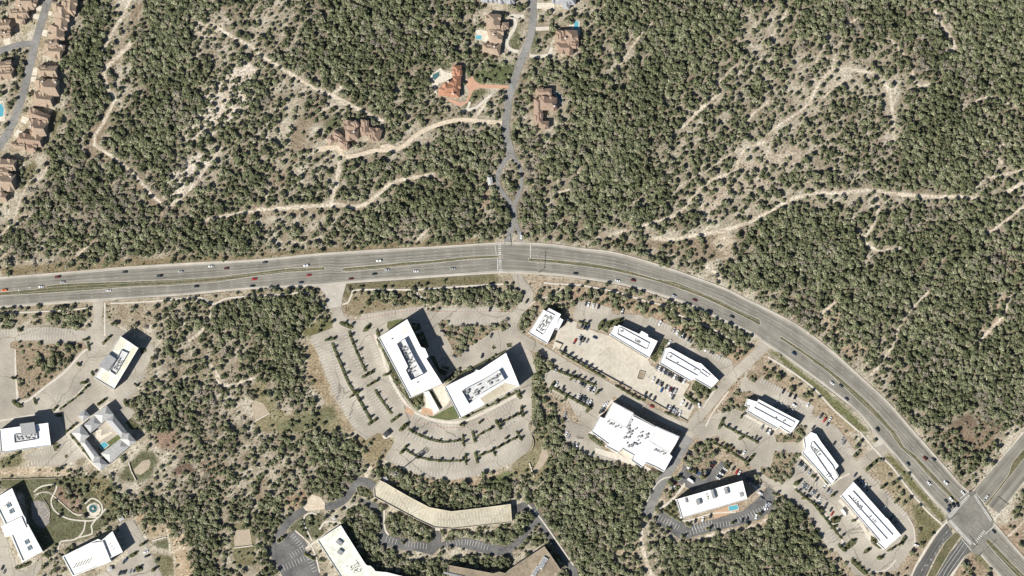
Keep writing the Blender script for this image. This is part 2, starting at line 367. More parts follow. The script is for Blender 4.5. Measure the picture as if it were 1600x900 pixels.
DENS = """
4212399429998677 6567789998868743 5333588789999866 5789999977689999
2332398428996467 5577899998767534 3565766789988856 5898878899778999
2223897379995556 6788899999987642 3543877689998865 6887888788869999
6724998499986566 6889999998886773 4643966688999876 7767877688989999
3822998378988766 7579999887652644 5899865889998777 6665345686799999
4722997368998667 8655789876652243 7845986888987677 7654656475889999
4622897379998567 7566678876764457 7436998988887676 7746887478986678
4423794678998667 6445766775676445 6537998888867776 5677788688999766
2325965899976778 6424544374477787 8757999978767667 6666788678899879
4368936999866578 7645526647788886 5799999976688744 3468689799998889
3338985778756779 6636467877898877 7697799997777755 5677687798999867
2359998668666688 7566557677678858 6757999999776565 6869869887898677
2488999857767678 6768467589999848 7748899778754557 5344444555678755
3487678985567776 3333548899899948 8864888987885554 8999787899789986
7876768999999999 6575778888699786 7877654545431388 9999866899888779
7867668888799998 5355655543332221 0234567645552269 9999995779889988
5435676433222222 0000000000000000 0000002567663789 9999986898899987
0000000000000000 0000000000000000 0000000000023798 9999999899899987
0020000001232224 8888323564688887 8456656543310006 6689999988999857
5356642324667699 8898311121212444 5663003345776200 5885899889999868
4124543223777799 8982100000017775 5530103202467751 0466799799999778
2336611113777779 9981000000006552 1800000214277742 0036778699997889
3477410016766668 8981000000000000 0740000300255232 1000468589989999
3245310014465557 8981000000000000 0840000000010125 5100025679999999
4332100037898678 5894000000000000 0620000000054330 2410001689998999
4321111188899732 2367100000000000 1621000000000460 0340000386998999
2000111179988653 2235210000000000 2874100000000033 0032000077743555
0000000035368887 8768962110000000 0165310000045311 8811122000762431
2211210221378768 6748995100000000 0158863320075111 7501022000376740
2134444211356775 5556996565432322 2159998555132113 4111001210057312
1113544423477857 2657973557676557 4497999997130002 1012101320003302
0012523788888675 7645434400567765 3898989991400012 7522000231100006
0022423757999856 8634258887500000 7999989952101211 9941100021100004
0013002321279743 7523248899957567 6499955745423468 9992321002110002
1025421121149733 6201158834312456 3369974348888888 9993422132132001
0124301012129844 7324137788778875 1148787526786576 8986323431103200
"""
dens=np.zeros((36,64))
for i,l in enumerate(DENS.split('\n')[1:37]):
    s=l.replace(' ','')
    for j in range(64): dens[i,j]=int(s[j])/9.0

# ---- colours of the bare ground
tone=np.zeros((GH,GW,3)); 
def grid_up(d):
    yy,xx=np.mgrid[0:GH,0:GW]; fy=np.clip((yy-MG)/25.0-0.5,0,35); fx=np.clip((xx-MG)/25.0-0.5,0,63)
    y0=np.minimum(fy.astype(int),34); x0=np.minimum(fx.astype(int),62); ty=fy-y0; tx=fx-x0
    return (d[y0,x0]*(1-tx)+d[y0,x0+1]*tx)*(1-ty)+(d[y0+1,x0]*(1-tx)+d[y0+1,x0+1]*tx)*ty
DG=grid_up(dens)
def thin(pts,f):
    global DG
    m=np.zeros((GH,GW)); fill(m,pts); m=blur(m,14); DG=DG*(1-m*(1-f))
thin([(1070,90),(1180,20),(1260,0),(1330,60),(1420,120),(1420,230),(1380,280),(1200,320),(1050,350),(1020,250)],0.83)
thin([(300,20),(420,20),(560,120),(520,300),(420,300),(250,310),(260,200)],0.87)
thin([(400,0),(520,0),(480,60),(400,60)],0.88); thin([(280,480),(400,500),(440,660),(420,800),(280,760),(300,600)],0.80); thin([(180,480),(300,470),(310,640),(290,760),(200,700),(240,600)],0.85)
n40,n12,n5=vnoise(44),vnoise(13),vnoise(5)
nA=anoise(34,6.5,math.radians(52),3)*0.65+anoise(20,4.5,math.radians(40),4)*0.35
pale=np.array((0.475,0.43,0.335)); litter=np.array((0.27,0.225,0.165)); brown=np.array((0.255,0.215,0.15)); olive=np.array((0.20,0.185,0.10))
k=np.clip((DG-0.25)/0.6+(n12-0.5)*0.5,0,1)[...,None]
tone[:]=pale*(1-k)+litter*k
k=np.clip((n40-0.58)*4,0,1)[...,None]*0.55
tone[:]=tone*(1-k)+brown*k
k=np.clip((n5-0.6)*4,0,1)[...,None]*np.clip((n12-0.35)*3,0,1)[...,None]*0.5
tone[:]=tone*(1-k)+olive*k
k=np.clip((nA-0.55)*7,0,1)[...,None]*np.clip(1.3-DG*1.2,0,1)[...,None]*0.6
tone[:]=tone*(1-k)+np.array((0.60,0.55,0.445))*k
def patch(t, pts, colr, amt=1.0, feather=3):
    global tone
    m=np.zeros((GH,GW)); fill(m,P(t,pts)); m=blur(blur(m,feather),feather)
    m=np.clip(m*1.25+(n5-0.5)*0.5*(m>0.02)*(m<0.98)+(n12-0.5)*0.15*(m>0.02),0,1)*amt
    tone=tone*(1-m[...,None])+np.array(colr)*m[...,None]
BROWN=(0.30,0.245,0.175); DBROWN=(0.20,0.155,0.11); GREEN=(0.145,0.148,0.085); OLIVE=(0.20,0.185,0.105); MULCH=(0.40,0.305,0.215); SAND=(0.46,0.38,0.27); BRIGHT=(0.66,0.57,0.44)
for a in [
 ('X',[(810,428),(1000,452),(1190,545),(1440,790),(1480,850),(1400,910),(1240,910),(1000,760),(900,720),(840,700)],(0.37,0.295,0.21),0.75),
 ('X',[(0,470),(250,455),(520,445),(780,425),(815,428),(810,480),(540,470),(400,500),(260,480),(220,520),(170,500),(0,500)],(0.34,0.285,0.20),0.7),
 ('A',[(830,30),(890,30),(850,150),(820,260),(720,400),(700,580),(660,680),(600,760),(540,850),(560,900),(620,900),(720,700),(700,600),(650,560),(650,450),(760,300)],BROWN),
 ('A',[(1260,600),(1500,380),(1600,400),(1600,600),(1450,760),(1300,860),(1160,880)],(0.62,0.55,0.45)),
 ('A',[(1230,140),(1400,150),(1330,230),(1240,240)],BRIGHT,0.5),
 ('F',[(520,0),(600,0),(760,130),(900,270),(1000,380),(1100,420),(1090,480),(1000,490),(930,370),(800,220),(640,110),(520,60)],BROWN),
 ('F',[(1050,220),(1230,60),(1320,100),(1220,220),(1100,370),(1010,330)],(0.64,0.58,0.48)),
 ('F',[(1200,480),(1600,430),(1600,460),(1300,510)],BROWN),
 ('F',[(150,150),(230,100),(200,230),(130,290)],OLIVE),
 ('F',[(430,560),(650,520),(560,720),(420,730)],BROWN,0.7),
 ('G',[(230,180),(320,150),(330,80),(420,20),(440,60),(330,180),(310,330),(240,430),(210,400)],BROWN),
 ('G',[(0,700),(200,690),(450,670),(650,690),(860,520),(1050,500),(1160,490),(860,560),(700,700),(600,730),(300,730),(0,760)],(0.36,0.30,0.215)),
 ('G',[(90,500),(200,440),(190,560),(90,600)],BROWN),
 ('G',[(1340,610),(1460,570),(1480,640),(1400,770)],(0.36,0.285,0.205)),
 ('G',[(410,200),(470,130),(560,160),(480,220)],GREEN),('G',[(560,130),(650,120),(640,150)],GREEN),
 ('HH',[(560,590),(1000,610),(1230,560),(1400,640),(1380,700),(1200,740),(900,650),(600,640)],BROWN),
 ('HH',[(270,280),(330,360),(410,480),(390,520),(310,470),(270,400)],BROWN),
 ('HH',[(1280,560),(1400,600),(1360,720),(1260,640)],BRIGHT,0.5),
 ('HH',[(1480,100),(1600,60),(1600,250),(1500,300),(1380,320),(1300,480),(1200,400),(1170,330)],(0.47,0.40,0.31),0.7),
 ('II',[(0,60),(200,10),(200,100),(60,160)],(0.47,0.40,0.31),0.8),
 ('II',[(1430,640),(1600,600),(1600,900),(1500,880)],(0.40,0.29,0.205),0.8),
 ('K',[(1440,80),(1520,20),(1540,90),(1480,200),(1380,280),(1290,390),(1280,360)],(0.42,0.33,0.24)),
 ('K',[(1130,850),(1250,790),(1450,850),(1500,900),(1130,900)],DBROWN),
 ('K',[(330,180),(420,90),(470,230),(540,280),(620,380),(560,440),(400,330)],(0.45,0.36,0.26)),
 ('O',[(960,0),(1400,-30),(1420,110),(1280,230),(1150,60)],(0.26,0.20,0.14)),
 ('O',[(1400,600),(1600,560),(1600,830),(1420,620)],(0.36,0.28,0.20)),
 ('O',[(1290,740),(1440,900),(1150,900)],(0.36,0.28,0.20)),('O',[(1310,740),(1400,830),(1360,860),(1290,780)],OLIVE),
 ('L',[(950,0),(1120,0),(1100,110),(1000,100)],(0.30,0.22,0.16)),
 ('L',[(1080,270),(1140,140),(1240,260)],(0.17,0.125,0.095)),
 ('L',[(1250,150),(1400,180),(1420,420),(1300,420)],(0.34,0.27,0.2)),
 ('L',[(0,220),(460,230),(470,280),(0,300)],(0.52,0.43,0.31)),
 ('L',[(0,290),(480,280),(690,300),(760,480),(740,520),(560,660),(380,690),(300,740),(190,650),(150,380),(0,350)],GREEN),
 ('L',[(500,290),(670,300),(750,470),(680,480),(600,390)],(0.235,0.205,0.115)),
 ('L',[(350,350),(480,330),(510,480),(500,520),(340,400)],(0.30,0.22,0.165)),
 ('L',[(760,240),(900,110),(960,120),(990,190),(930,290),(830,310),(740,300)],GREEN),
 ('L',[(0,170),(130,120),(140,210),(0,230)],OLIVE),
 ('L',[(840,520),(1010,510),(1130,580),(1160,700),(1210,900),(1090,900),(1080,700),(1020,590),(860,560)],(0.50,0.40,0.275)),
 ('L',[(900,560),(1020,590),(1040,650),(940,670),(900,610)],(0.40,0.33,0.22)),
 ('L',[(960,690),(1050,660),(1060,740),(980,720)],GREEN),('L',[(960,760),(1090,780),(1090,900),(1010,900)],OLIVE),
 ('L',[(1460,580),(1590,560),(1600,840),(1470,840),(1440,700)],OLIVE),
 ('I',[(320,330),(370,370),(480,700),(620,900),(560,900),(420,690),(330,600)],(0.34,0.27,0.175)),
 ('I',[(280,270),(470,150),(480,250),(300,320)],(0.19,0.18,0.09)),
 ('I',[(0,560),(60,560),(60,660),(200,800),(480,740),(560,900),(0,900)],(0.28,0.25,0.15)),
 ('I',[(130,850),(250,810),(480,740),(500,820),(250,900),(150,900)],(0.18,0.178,0.10)),
 ('I',[(540,-10),(560,-80),(700,-90),(1500,-95),(1520,-30),(640,10),(560,100)],(0.185,0.168,0.095)),
 ('I',[(540,100),(650,20),(1000,20),(1060,130),(1040,110),(660,160),(640,190),(560,160)],(0.28,0.235,0.15)),
 ('M',[(640,0),(760,0),(880,60),(800,170),(700,200),(600,100)],(0.30,0.25,0.155)),
 ('M',[(700,200),(1000,240),(1300,300),(1590,230),(1590,300),(1300,450),(1080,460),(800,260)],(0.40,0.32,0.22)),
 ('M',[(1450,300),(1600,230),(1600,390),(1500,400)],(0.17,0.19,0.09)),
 ('M',[(0,300),(70,290),(80,430),(0,450)],BROWN),('M',[(210,600),(300,520),(350,520),(330,690)],GREEN),('M',[(310,510),(410,520),(420,650),(350,670)],GREEN),
 ('M',[(120,430),(300,360),(330,420),(240,500)],(0.36,0.27,0.19)),
 ('N',[(0,200),(150,0),(240,0),(280,200),(190,300),(60,320),(0,280)],(0.26,0.235,0.14)),
 ('N',[(560,560),(780,600),(800,900),(560,730)],(0.42,0.35,0.25)),
 ('N',[(1180,790),(1290,750),(1600,790),(1600,860),(1300,880),(1150,900)],(0.44,0.36,0.26)),
 ('N',[(930,480),(1030,420),(1050,540)],OLIVE),('N',[(1090,360),(1130,350),(1180,330),(1050,400),(980,480),(940,480)],OLIVE),
 ('J',[(330,0),(760,60),(1080,130),(1350,300),(1520,400),(1380,480),(1110,340),(870,170),(620,130),(400,80)],MULCH),
 ('J',[(100,450),(200,450),(170,700),(120,820)],(0.22,0.21,0.11)),
 ('J',[(1450,560),(1600,480),(1600,640),(1460,760)],MULCH),('J',[(1310,640),(1400,600),(1440,700),(1320,760)],MULCH),
 ('K',[(0,560),(60,480),(400,760),(560,900),(420,900),(280,720),(80,590)],(0.40,0.33,0.23)),
 ('K',[(10,400),(60,400),(420,690),(640,900),(570,900),(300,640)],(0.165,0.17,0.08)),
 ('O',[(650,200),(740,170),(860,360),(900,450),(880,520),(790,420)],(0.34,0.29,0.19)),
 ('O',[(900,450),(960,460),(1090,590),(960,740),(930,620)],(0.185,0.172,0.092)),('O',[(730,150),(780,150),(1110,530),(1090,570),(900,350)],(0.17,0.165,0.08)),
 ('C',[(500,600),(560,490),(760,500),(840,510),(780,660),(530,655)],(0.125,0.145,0.07)),('C',[(780,330),(850,180),(870,380),(800,390)],GREEN),
 ('C',[(450,200),(500,180),(510,280),(460,290)],GREEN),('C',[(500,700),(640,690),(440,860),(400,860)],(0.16,0.16,0.085)),('C',[(950,250),(1000,240),(1000,390),(950,420)],GREEN),
 ('C',[(200,500),(320,470),(330,540),(240,540)],GREEN),('A',[(330,690),(410,680),(330,880),(300,800)],OLIVE),
 ('A',[(200,60),(270,50),(150,240),(130,150)],(0.40,0.36,0.25)),('A',[(200,410),(240,410),(140,900),(60,900)],(0.47,0.41,0.3)),
 ('A',[(300,0),(340,0),(250,400),(200,400)],(0.42,0.36,0.26)),
 ('F',[(0,770),(400,740),(1500,690),(1600,700),(1600,720),(0,830)],(0.25,0.205,0.125)),('GG',[(0,380),(700,330),(1500,280),(1500,315),(0,410)],(0.25,0.205,0.125)),
]:
    patch(*a)

# ---- footpaths and dirt tracks (surface of the ground itself)
TRAILS=[('A',[(820,-40),(780,80),(710,190),(640,330)],4,6),('A',[(820,270),(720,370),(650,450),(680,560),(720,610)],7,11),('A',[(720,620),(640,780),(590,850),(600,910)],5,10),
 ('A',[(1330,160),(1420,210),(1600,310)],6),('B',[(0,330),(150,420),(360,550),(480,600),(640,680),(800,760)],6),('B',[(480,590),(540,540)],4),
 ('D',[(880,140),(820,200),(760,280),(700,370),(650,430)],3),('D',[(1540,340),(1400,410),(1290,520),(1250,560)],2),('D',[(1300,580),(1200,670),(1060,800)],4),
 ('D',[(1250,620),(1150,700),(1050,810)],3),('D',[(1600,640),(1500,720),(1470,780)],4),
 ('E',[(660,460),(560,440),(400,440),(310,540),(260,640),(180,710),(60,790),(0,840)],4),('E',[(400,440),(420,340)],3),('E',[(530,480),(430,530),(340,620)],3),('E',[(770,250),(850,340)],4),
 ('E',[(1040,60),(1100,170),(1160,260),(1170,300),(1100,330)],6),('E',[(760,560),(770,640),(780,720),(785,900)],4),('E',[(720,500),(760,570)],8),('E',[(900,430),(920,520),(960,540),(1010,520)],5),
 ('E',[(380,220),(340,300),(300,390)],3),('E',[(120,70),(60,170),(20,240)],4),('E',[(1300,630),(1400,610),(1550,670)],3),('E',[(560,120),(490,150)],3),
 ('F',[(580,0),(700,80),(830,180),(930,300),(1010,370)],5,9),('F',[(1390,20),(1300,130),(1200,270),(1050,400),(1010,370)],4),('F',[(1030,360),(1130,290)],3),
 ('F',[(300,130),(260,210),(180,240),(130,350),(80,480),(10,570),(0,640),(40,690)],3),('F',[(-20,720),(40,690)],3),('F',[(600,610),(540,650),(470,700)],4),('F',[(1600,420),(1400,450),(1250,490)],5),
 ('G',[(520,400),(510,520),(470,670)],7),('G',[(0,710),(200,700),(480,680),(650,690),(760,620),(860,540),(1000,510),(1120,490)],7),('G',[(400,100),(520,40),(640,90)],4),('G',[(1350,160),(1440,40)],5),('G',[(90,550),(60,640)],4),
 ('GG',[(90,310),(300,315),(400,280)],2),('GG',[(1100,210),(1000,310)],4),
 ('HH',[(1600,-20),(1440,50),(1390,170),(1240,230),(1130,330),(1080,400),(970,470)],4.5),('HH',[(970,470),(880,490),(790,520)],3.5),('HH',[(720,540),(640,560),(590,585)],3.5),('HH',[(1160,340),(1200,430),(1240,500)],4),
 ('HH',[(1600,430),(1500,480),(1330,540),(1220,560),(1100,580),(1000,600),(870,590)],6.5),('HH',[(1240,500),(1200,550)],3),('HH',[(1400,40),(1270,130),(1130,210),(1000,300)],2),('HH',[(870,365),(760,395)],2.5),('HH',[(380,280),(280,310)],3),('HH',[(1100,20),(1010,110)],2.5),('HH',[(420,130),(410,240)],3.5),
 ('HH',[(1210,770),(1290,820),(1300,880)],6),
 ('II',[(0,435),(80,380),(180,335),(300,310),(450,305),(650,290),(750,310),(900,320),(1050,330),(1170,330),(1330,340)],6.5),('II',[(1330,340),(1290,300),(1340,230),(1400,210),(1480,190),(1600,165)],4),('II',[(1600,390),(1500,470),(1420,530),(1350,560)],4),('II',[(1480,310),(1600,240)],7),
 ('II',[(670,300),(690,400),(650,520),(600,600),(680,670)],5),('II',[(450,490),(540,460)],5),('II',[(1170,640),(1080,740),(1010,880)],2),('II',[(1350,60),(1420,40),(1480,0)],3.5),('II',[(680,670),(830,650)],4),('II',[(600,760),(640,700)],3),('II',[(1430,80),(1470,130)],6),
 ('K',[(1010,20),(900,130),(820,240),(790,340),(740,420),(690,490),(640,550)],4.5),('K',[(1520,30),(1470,170),(1380,270),(1290,370)],5),('K',[(420,90),(330,170)],5),
 ('O',[(1600,560),(1530,630),(1440,700)],3),('H',[(1320,110),(1310,190),(1250,280),(1180,330)],3.5),('H',[(1600,560),(1400,610),(1330,520)],3.5),('H',[(1380,570),(1310,470)],4),
 ('N',[(820,520),(810,640),(820,740),(850,840),(890,920)],7),('N',[(860,640),(880,760),(930,860)],2),('N',[(1600,540),(1500,590),(1300,630),(1150,670)],4),('M',[(720,215),(680,290)],8),
 ('L',[(1040,590),(1060,700),(1060,760)],3),('L',[(1090,760),(1095,900)],2),('L',[(1070,750),(1160,720)],4)]
tm=np.zeros((GH,GW))
for t,pts,wd,*ex in TRAILS:
    L_,R_=ribbon_poly(P(t,pts),wd*0.78,6); q=L_+R_[::-1]; fill(tm,q)
    L_,R_=ribbon_poly(P(t,pts),(ex[0] if ex else wd+0.3),6); fill(trail,L_+R_[::-1])
tb=np.clip(blur(tm,1)*1.25*(0.65+0.6*n5),0,1)[...,None]*0.9
tone=tone*(1-tb)+np.array((0.68,0.605,0.485))*tb
tone=tone*(0.90+0.2*vnoise(3)[...,None])

# ---- the ground: one sheet, fine over the site and running out to the horizon
xs=np.concatenate([[-12000,-5000,-2200,-900,-400],np.arange(-MG,1600+MG,1.25),[1600+MG,2000,2600,3800,6600,13000]])
ys=np.concatenate([[-12000,-5000,-2200,-900,-400],np.arange(-MG,900+MG,1.25),[900+MG,1300,1900,3100,6000,12000]])
gx,gy=np.meshgrid(xs,ys); nv=gx.size; me=bpy.data.meshes.new('ground')
co=np.stack([(gx-800)*S,(450-gy)*S,np.zeros_like(gx)],-1).reshape(-1,3)
nx,ny=len(xs),len(ys); ii=np.arange(nv).reshape(ny,nx)
fa=np.stack([ii[:-1,:-1],ii[1:,:-1],ii[1:,1:],ii[:-1,1:]],-1).reshape(-1,4)
me.vertices.add(nv); me.vertices.foreach_set('co',co.ravel()); me.loops.add(fa.size); me.loops.foreach_set('vertex_index',fa.ravel().astype(np.int32))
me.polygons.add(len(fa)); me.polygons.foreach_set('loop_start',np.arange(0,fa.size,4,dtype=np.int32)); me.polygons.foreach_set('loop_total',np.full(len(fa),4,dtype=np.int32))
me.update(calc_edges=True)
ca=me.color_attributes.new('tone','FLOAT_COLOR','POINT')
cx=np.clip(gx+MG,0,GW-1).astype(int); cy=np.clip(gy+MG,0,GH-1).astype(int); cc=tone[cy,cx]
far=(gx<-MG)|(gx>1600+MG)|(gy<-MG)|(gy>900+MG); cc[far]=(0.17,0.155,0.10)
ca.data.foreach_set('color',np.concatenate([cc.reshape(-1,3),np.ones((nv,1))],1).ravel())
me.materials.append(MT['ground']); g=bpy.data.objects.new('ground',me); COL.objects.link(g); struct(g)

LV=lambda n: 0.2*n
LC=[0]
def LS(n):
    LC[0]+=1; return 0.2*n+0.0035*(LC[0]%7)
def sheet(name, t, pts, lvl, mat, block=True):
    q=P(t,pts); m=MB(); m.poly(Ws(q),LS(lvl)); o=struct(m.build(name,MT[mat]))
    if block: fill(hard,q)
    return o
def band(name, t, pts, wd, lvl, mat, block=True, smooth=True, step=4.0):
    L_,R_=ribbon_poly(P(t,pts),wd,step,smooth); m=MB(); n=len(L_); zz=LS(lvl); vs=[(*W(p),zz) for p in R_]+[(*W(p),zz) for p in L_]
    m.add(vs,[(i,i+1,n+i+1,n+i) for i in range(n-1)])
    if m.f:
        a,b,c=[Vector(vs[i]) for i in m.f[0][:3]]
        if (b-a).cross(c-a).z<0: m.f=[f[::-1] for f in m.f]
    if block: fill(hard,L_+R_[::-1])
    return struct(m.build(name,MT[mat]))
def kerbed(name, q, top='bed', h=0.34, kw=0.28, block=True):
    """raised bed inside a concrete kerb; q in survey pixels"""
    h+=0.16; pts=ccw(Ws(q)); m=MB(); inn=offset(pts,-kw); n=len(pts)
    m.walls(pts,0.0,h,0)
    vs=[(p[0],p[1],h) for p in pts]+[(p[0],p[1],h) for p in inn]
    m.add(vs,[(i,(i+1)%n,n+(i+1)%n,n+i) for i in range(n)],0)
    m.poly(inn,h+0.02,1)
    o=struct(m.build(name,[MT['kerb'],MT['mulch_bed' if top=='natural' else top]]))
    if block: fill(hard,q)
    if top=='natural': fill(hard,q,0)
    if top in('bed','mulch_bed'): fill(bedm if name=='planting_bed' else islm,q)
    return o
# ---- the highway: two carriageways meeting along a raised median
NE=[(-60,437)]+P('F',[(0,830),(400,800),(800,765),(1200,740),(1600,720)])[0:]+P('GG',[(400,382),(800,356),(1200,334),(1500,315)])+[(785,378),(830,379),(870,382)]+P('HH',[(430,650),(600,668),(750,703),(1000,780),(1200,850)])+P('q4',[(1110,95),(1340,215),(1600,340)])+P('K',[(200,240),(400,390),(600,570),(750,710),(910,890)])+P('O',[(1060,160),(1200,320),(1260,370),(1410,560),(1600,780)])+[(1660,935)]
SE=[(-60,485)]+P('H',[(0,125),(580,85),(1100,50),(1540,10)])+P('GG',[(400,590),(580,572),(1000,543),(1500,510)])+[(784,427),(832,428)]+P('HH',[(170,815),(350,832),(600,868),(760,898)])+P('J',[(900,40),(1080,100),(1300,200),(1500,290),(1565,342)])+P('K',[(60,400),(200,500),(400,650),(560,780),(650,890)])+P('O',[(780,140),(900,280),(1010,410),(1120,525)])+[(1507,838),(1532,868)]+P('O',[(1440,900)])+[(1600,945),(1640,990)]
CE=[(-60,464),(0,459.5),(75,452),(137,448),(275,441.5),(400,431),(507,419.5),(535,420.5),(632,412),(690,407),(785,401),(826,404),(875,409.5),(950,419.5),(1000,430.5),(1050,445),(1100,463),(1150,487),(1186,506),(1219,527),(1250,548),(1300,584),(1350,627),(1395,675),(1430,715),(1465,752),(1497,785),(1537,838),(1575,877),(1600,900),(1650,950)]
def near(l,p):
    best=None
    for i in range(len(l)-1):
        a,b=Vector(l[i]),Vector(l[i+1]); d=b-a; t=max(0,min(1,(Vector(p)-a).dot(d)/max(d.length_squared,1e-9))); q=a+d*t; e=(q-Vector(p)).length
        if best is None or e<best[0]: best=(e,(q.x,q.y),i,d.normalized())
    return best
CS=smooth_line(CE,6); NS=smooth_line(NE,6); SS=smooth_line(SE,6)
def strip(name, edge, cen, lvl, mat):
    m=MB(); A=[near(edge,p)[1] for p in cen]; n=len(cen); v=[0]
    for i in range(1,n): v.append(v[-1]+(Vector(cen[i])-Vector(cen[i-1])).length*S)
    for i in range(n-1):
        q=[A[i],A[i+1],cen[i+1],cen[i]]; uv=[(0,v[i]),(0,v[i+1]),(1,v[i+1]),(1,v[i])]; ww=Ws(q)
        if area(ww)<0: ww=ww[::-1]; uv=uv[::-1]
        m.add([(x,y,LV(lvl)) for x,y in ww],[(0,1,2,3)],0,[uv])
    fill(hard,A+list(cen)[::-1])
    o=struct(m.build(name,MT[mat])); return A
NA=strip('highway',NS,CS,2,'highway'); SA=strip('highway',SS,CS,2,'highway')
# dashed lane lines and edge lines, laid on each carriageway
mk_=MB()
def lane_line(E_, C_, u, dash=None, wd=0.22, x0=-60, x1=1660, skip=((786,830),(1481,1552))):
    pts=[]; 
    for a,b in zip(E_,C_): pts.append((a[0]+(b[0]-a[0])*u, a[1]+(b[1]-a[1])*u))
    acc=0.0
    for i in range(len(pts)-1):
        p,q=Vector(W(pts[i])),Vector(W(pts[i+1])); L_=(q-p).length
        if not dash:
            segs=[(0,L_)]
        else:
            segs=[]; s0=-(acc%(dash[0]+dash[1])); 
            while s0<L_:
                a,b=max(0,s0),min(L_,s0+dash[0])
                if b>a: segs.append((a,b))
                s0+=sum(dash)
        acc+=L_
        if any(s<=pts[i][0]<=e for s,e in skip) or not (x0<=pts[i][0]<=x1): continue
        d=(q-p)/max(L_,1e-6); nn=Vector((-d.y,d.x))*wd/2
        for a,b in segs:
            A_,B_=p+d*a,p+d*b; mk_.add([(*(A_-nn),LV(3)),(*(B_-nn),LV(3)),(*(B_+nn),LV(3)),(*(A_+nn),LV(3))],[(0,1,2,3)])
for u in (0.36,0.56,0.76): lane_line(NA,CS,u,(3.0,9.0),0.16)
for u in (0.34,0.54,0.74): lane_line(SA,CS,u,(3.0,9.0),0.16)
for E_ in (NA,SA):
    lane_line(E_,CS,0.155,None,0.17); lane_line(E_,CS,0.905,None,0.15)
def bar(a,b,wd=0.5):
    p,q=Vector(W(a)),Vector(W(b)); d=(q-p).normalized(); nn=Vector((-d.y,d.x))*wd/2
    v=[p-nn,q-nn,q+nn,p+nn]; mk_.add([(*x,LV(3)) for x in v],[(0,1,2,3)])
def ladder(a,b,half,n,dirv,wd=0.6):
    """crosswalk: n bars between a and b, each along dirv (pixels)"""
    for i in range(n):
        t=(i+0.5)/n; c=(a[0]+(b[0]-a[0])*t,a[1]+(b[1]-a[1])*t)
        bar((c[0]-dirv[0]*half,c[1]-dirv[1]*half),(c[0]+dirv[0]*half,c[1]+dirv[1]*half),wd)
ladder((780.5,381),(782,426),2.3,15,(1,0)); bar(P('q1',[(1035,395)])[0],P('q1',[(1028,585)])[0],0.6); bar(P('q1',[(620,590)])[0],P('q1',[(622,770)])[0],0.6); bar((773,381),(776,400),0.4)
ladder(P('q11',[(740,330)])[0],P('q11',[(430,690)])[0],2.3,20,(0.766,0.643)); ladder(P('q11',[(820,330)])[0],P('q11',[(1090,740)])[0],2.3,18,(0.55,-0.83))
ladder(P('q11',[(430,730)])[0],P('q12',[(940,320)])[0],2.6,24,(0.6,-0.8)); ladder(P('q12',[(1110,150)])[0],P('q12',[(970,330)])[0],2.3,9,(0.77,0.64))
bar(P('q11',[(600,390)])[0],P('q11',[(700,310)])[0]); bar(P('q11',[(410,660)])[0],P('q11',[(530,530)])[0]); bar(P('q11',[(850,310)])[0],P('q11',[(990,470)])[0]); bar(P('q12',[(1110,200)])[0],P('q12',[(1230,90)])[0]); bar(P('q12',[(820,255)])[0],P('q12',[(920,375)])[0],0.6)
for t,l in (('q12',[(860,300),(640,620),(590,720)]),('q12',[(900,340),(700,620),(640,720)]),('q12',[(825,290),(620,580),(530,720)])):
    q=smooth_line(P(t,l),5)
    for i in range(len(q)-1): bar(q[i],q[i+1],0.25)
for x0 in ((640,160,310,650),(590,300,270,690)):
    a=P('q12',[(x0[0],x0[1])])[0]; b=P('q12',[(x0[2],x0[3])])[0]
    for i in range(0,12,2):
        t=i/12; u=(i+0.6)/12; bend=lambda s:(a[0]+(b[0]-a[0])*s+3*math.sin(s*3.1),a[1]+(b[1]-a[1])*s+2*math.sin(s*3.1)); bar(bend(t),bend(u),0.25)
for q in (((12,455),(13.5,454.6)),((44,450),(48,449.5)),((29,452),(29.5,456))): bar(q[0],q[1],0.6)
struct(mk_.build('road_marking',MT['paint']))
# medians
def median(t,up,lo): 
    q=P(t,up)+P(t,lo)[::-1]; c_=ccw(q); q=offset(c_,0.7); kerbed('median',q,'median_grass',h=0.25,kw=0.4)
median('X',[(-60,459.5),(0,456.5),(56,452),(75,446.5),(100,443.5),(137,442),(200,440.2),(275,437),(340,433),(400,426),(450,419.6),(505,417.2),(507.5,419)],[(-60,467),(0,462),(75,457.5),(125,454),(200,448.3),(275,445),(340,440),(400,431),(450,425),(507,421.5)])
median('GG',[(538,482),(560,474),(800,455),(930,440),(1100,430),(1250,410),(1400,398),(1540,395)],[(540,495),(570,496),(800,476),(930,461),(1150,441),(1300,421),(1540,408)])
UP=P('HH',[(105,715),(300,728),(450,740),(600,765),(750,800),(900,845)])+P('q4',[(430,2),(700,112),(1000,240),(1250,368),(1490,475),(1508,520)])
LO=P('HH',[(108,733),(300,748),(450,762),(600,785),(800,832)])+P('q4',[(240,2),(500,88),(800,205),(1100,342),(1400,490),(1490,541)])
median('X',UP,LO)
median('X',P('K',[(80,303),(200,380),(330,470),(450,560),(600,690),(700,790),(790,895)])+P('O',[(850,92),(930,155),(1050,280),(1150,390),(1197,440)]),P('K',[(72,315),(90,325),(250,432),(380,530),(500,640),(650,782),(758,895)])+P('O',[(830,100),(915,172),(1000,270),(1100,372),(1188,452)]))
median('O',[(1345,643),(1420,710),(1510,808),(1620,915)],[(1338,660),(1400,732),(1500,842),(1560,905),(1590,935)])
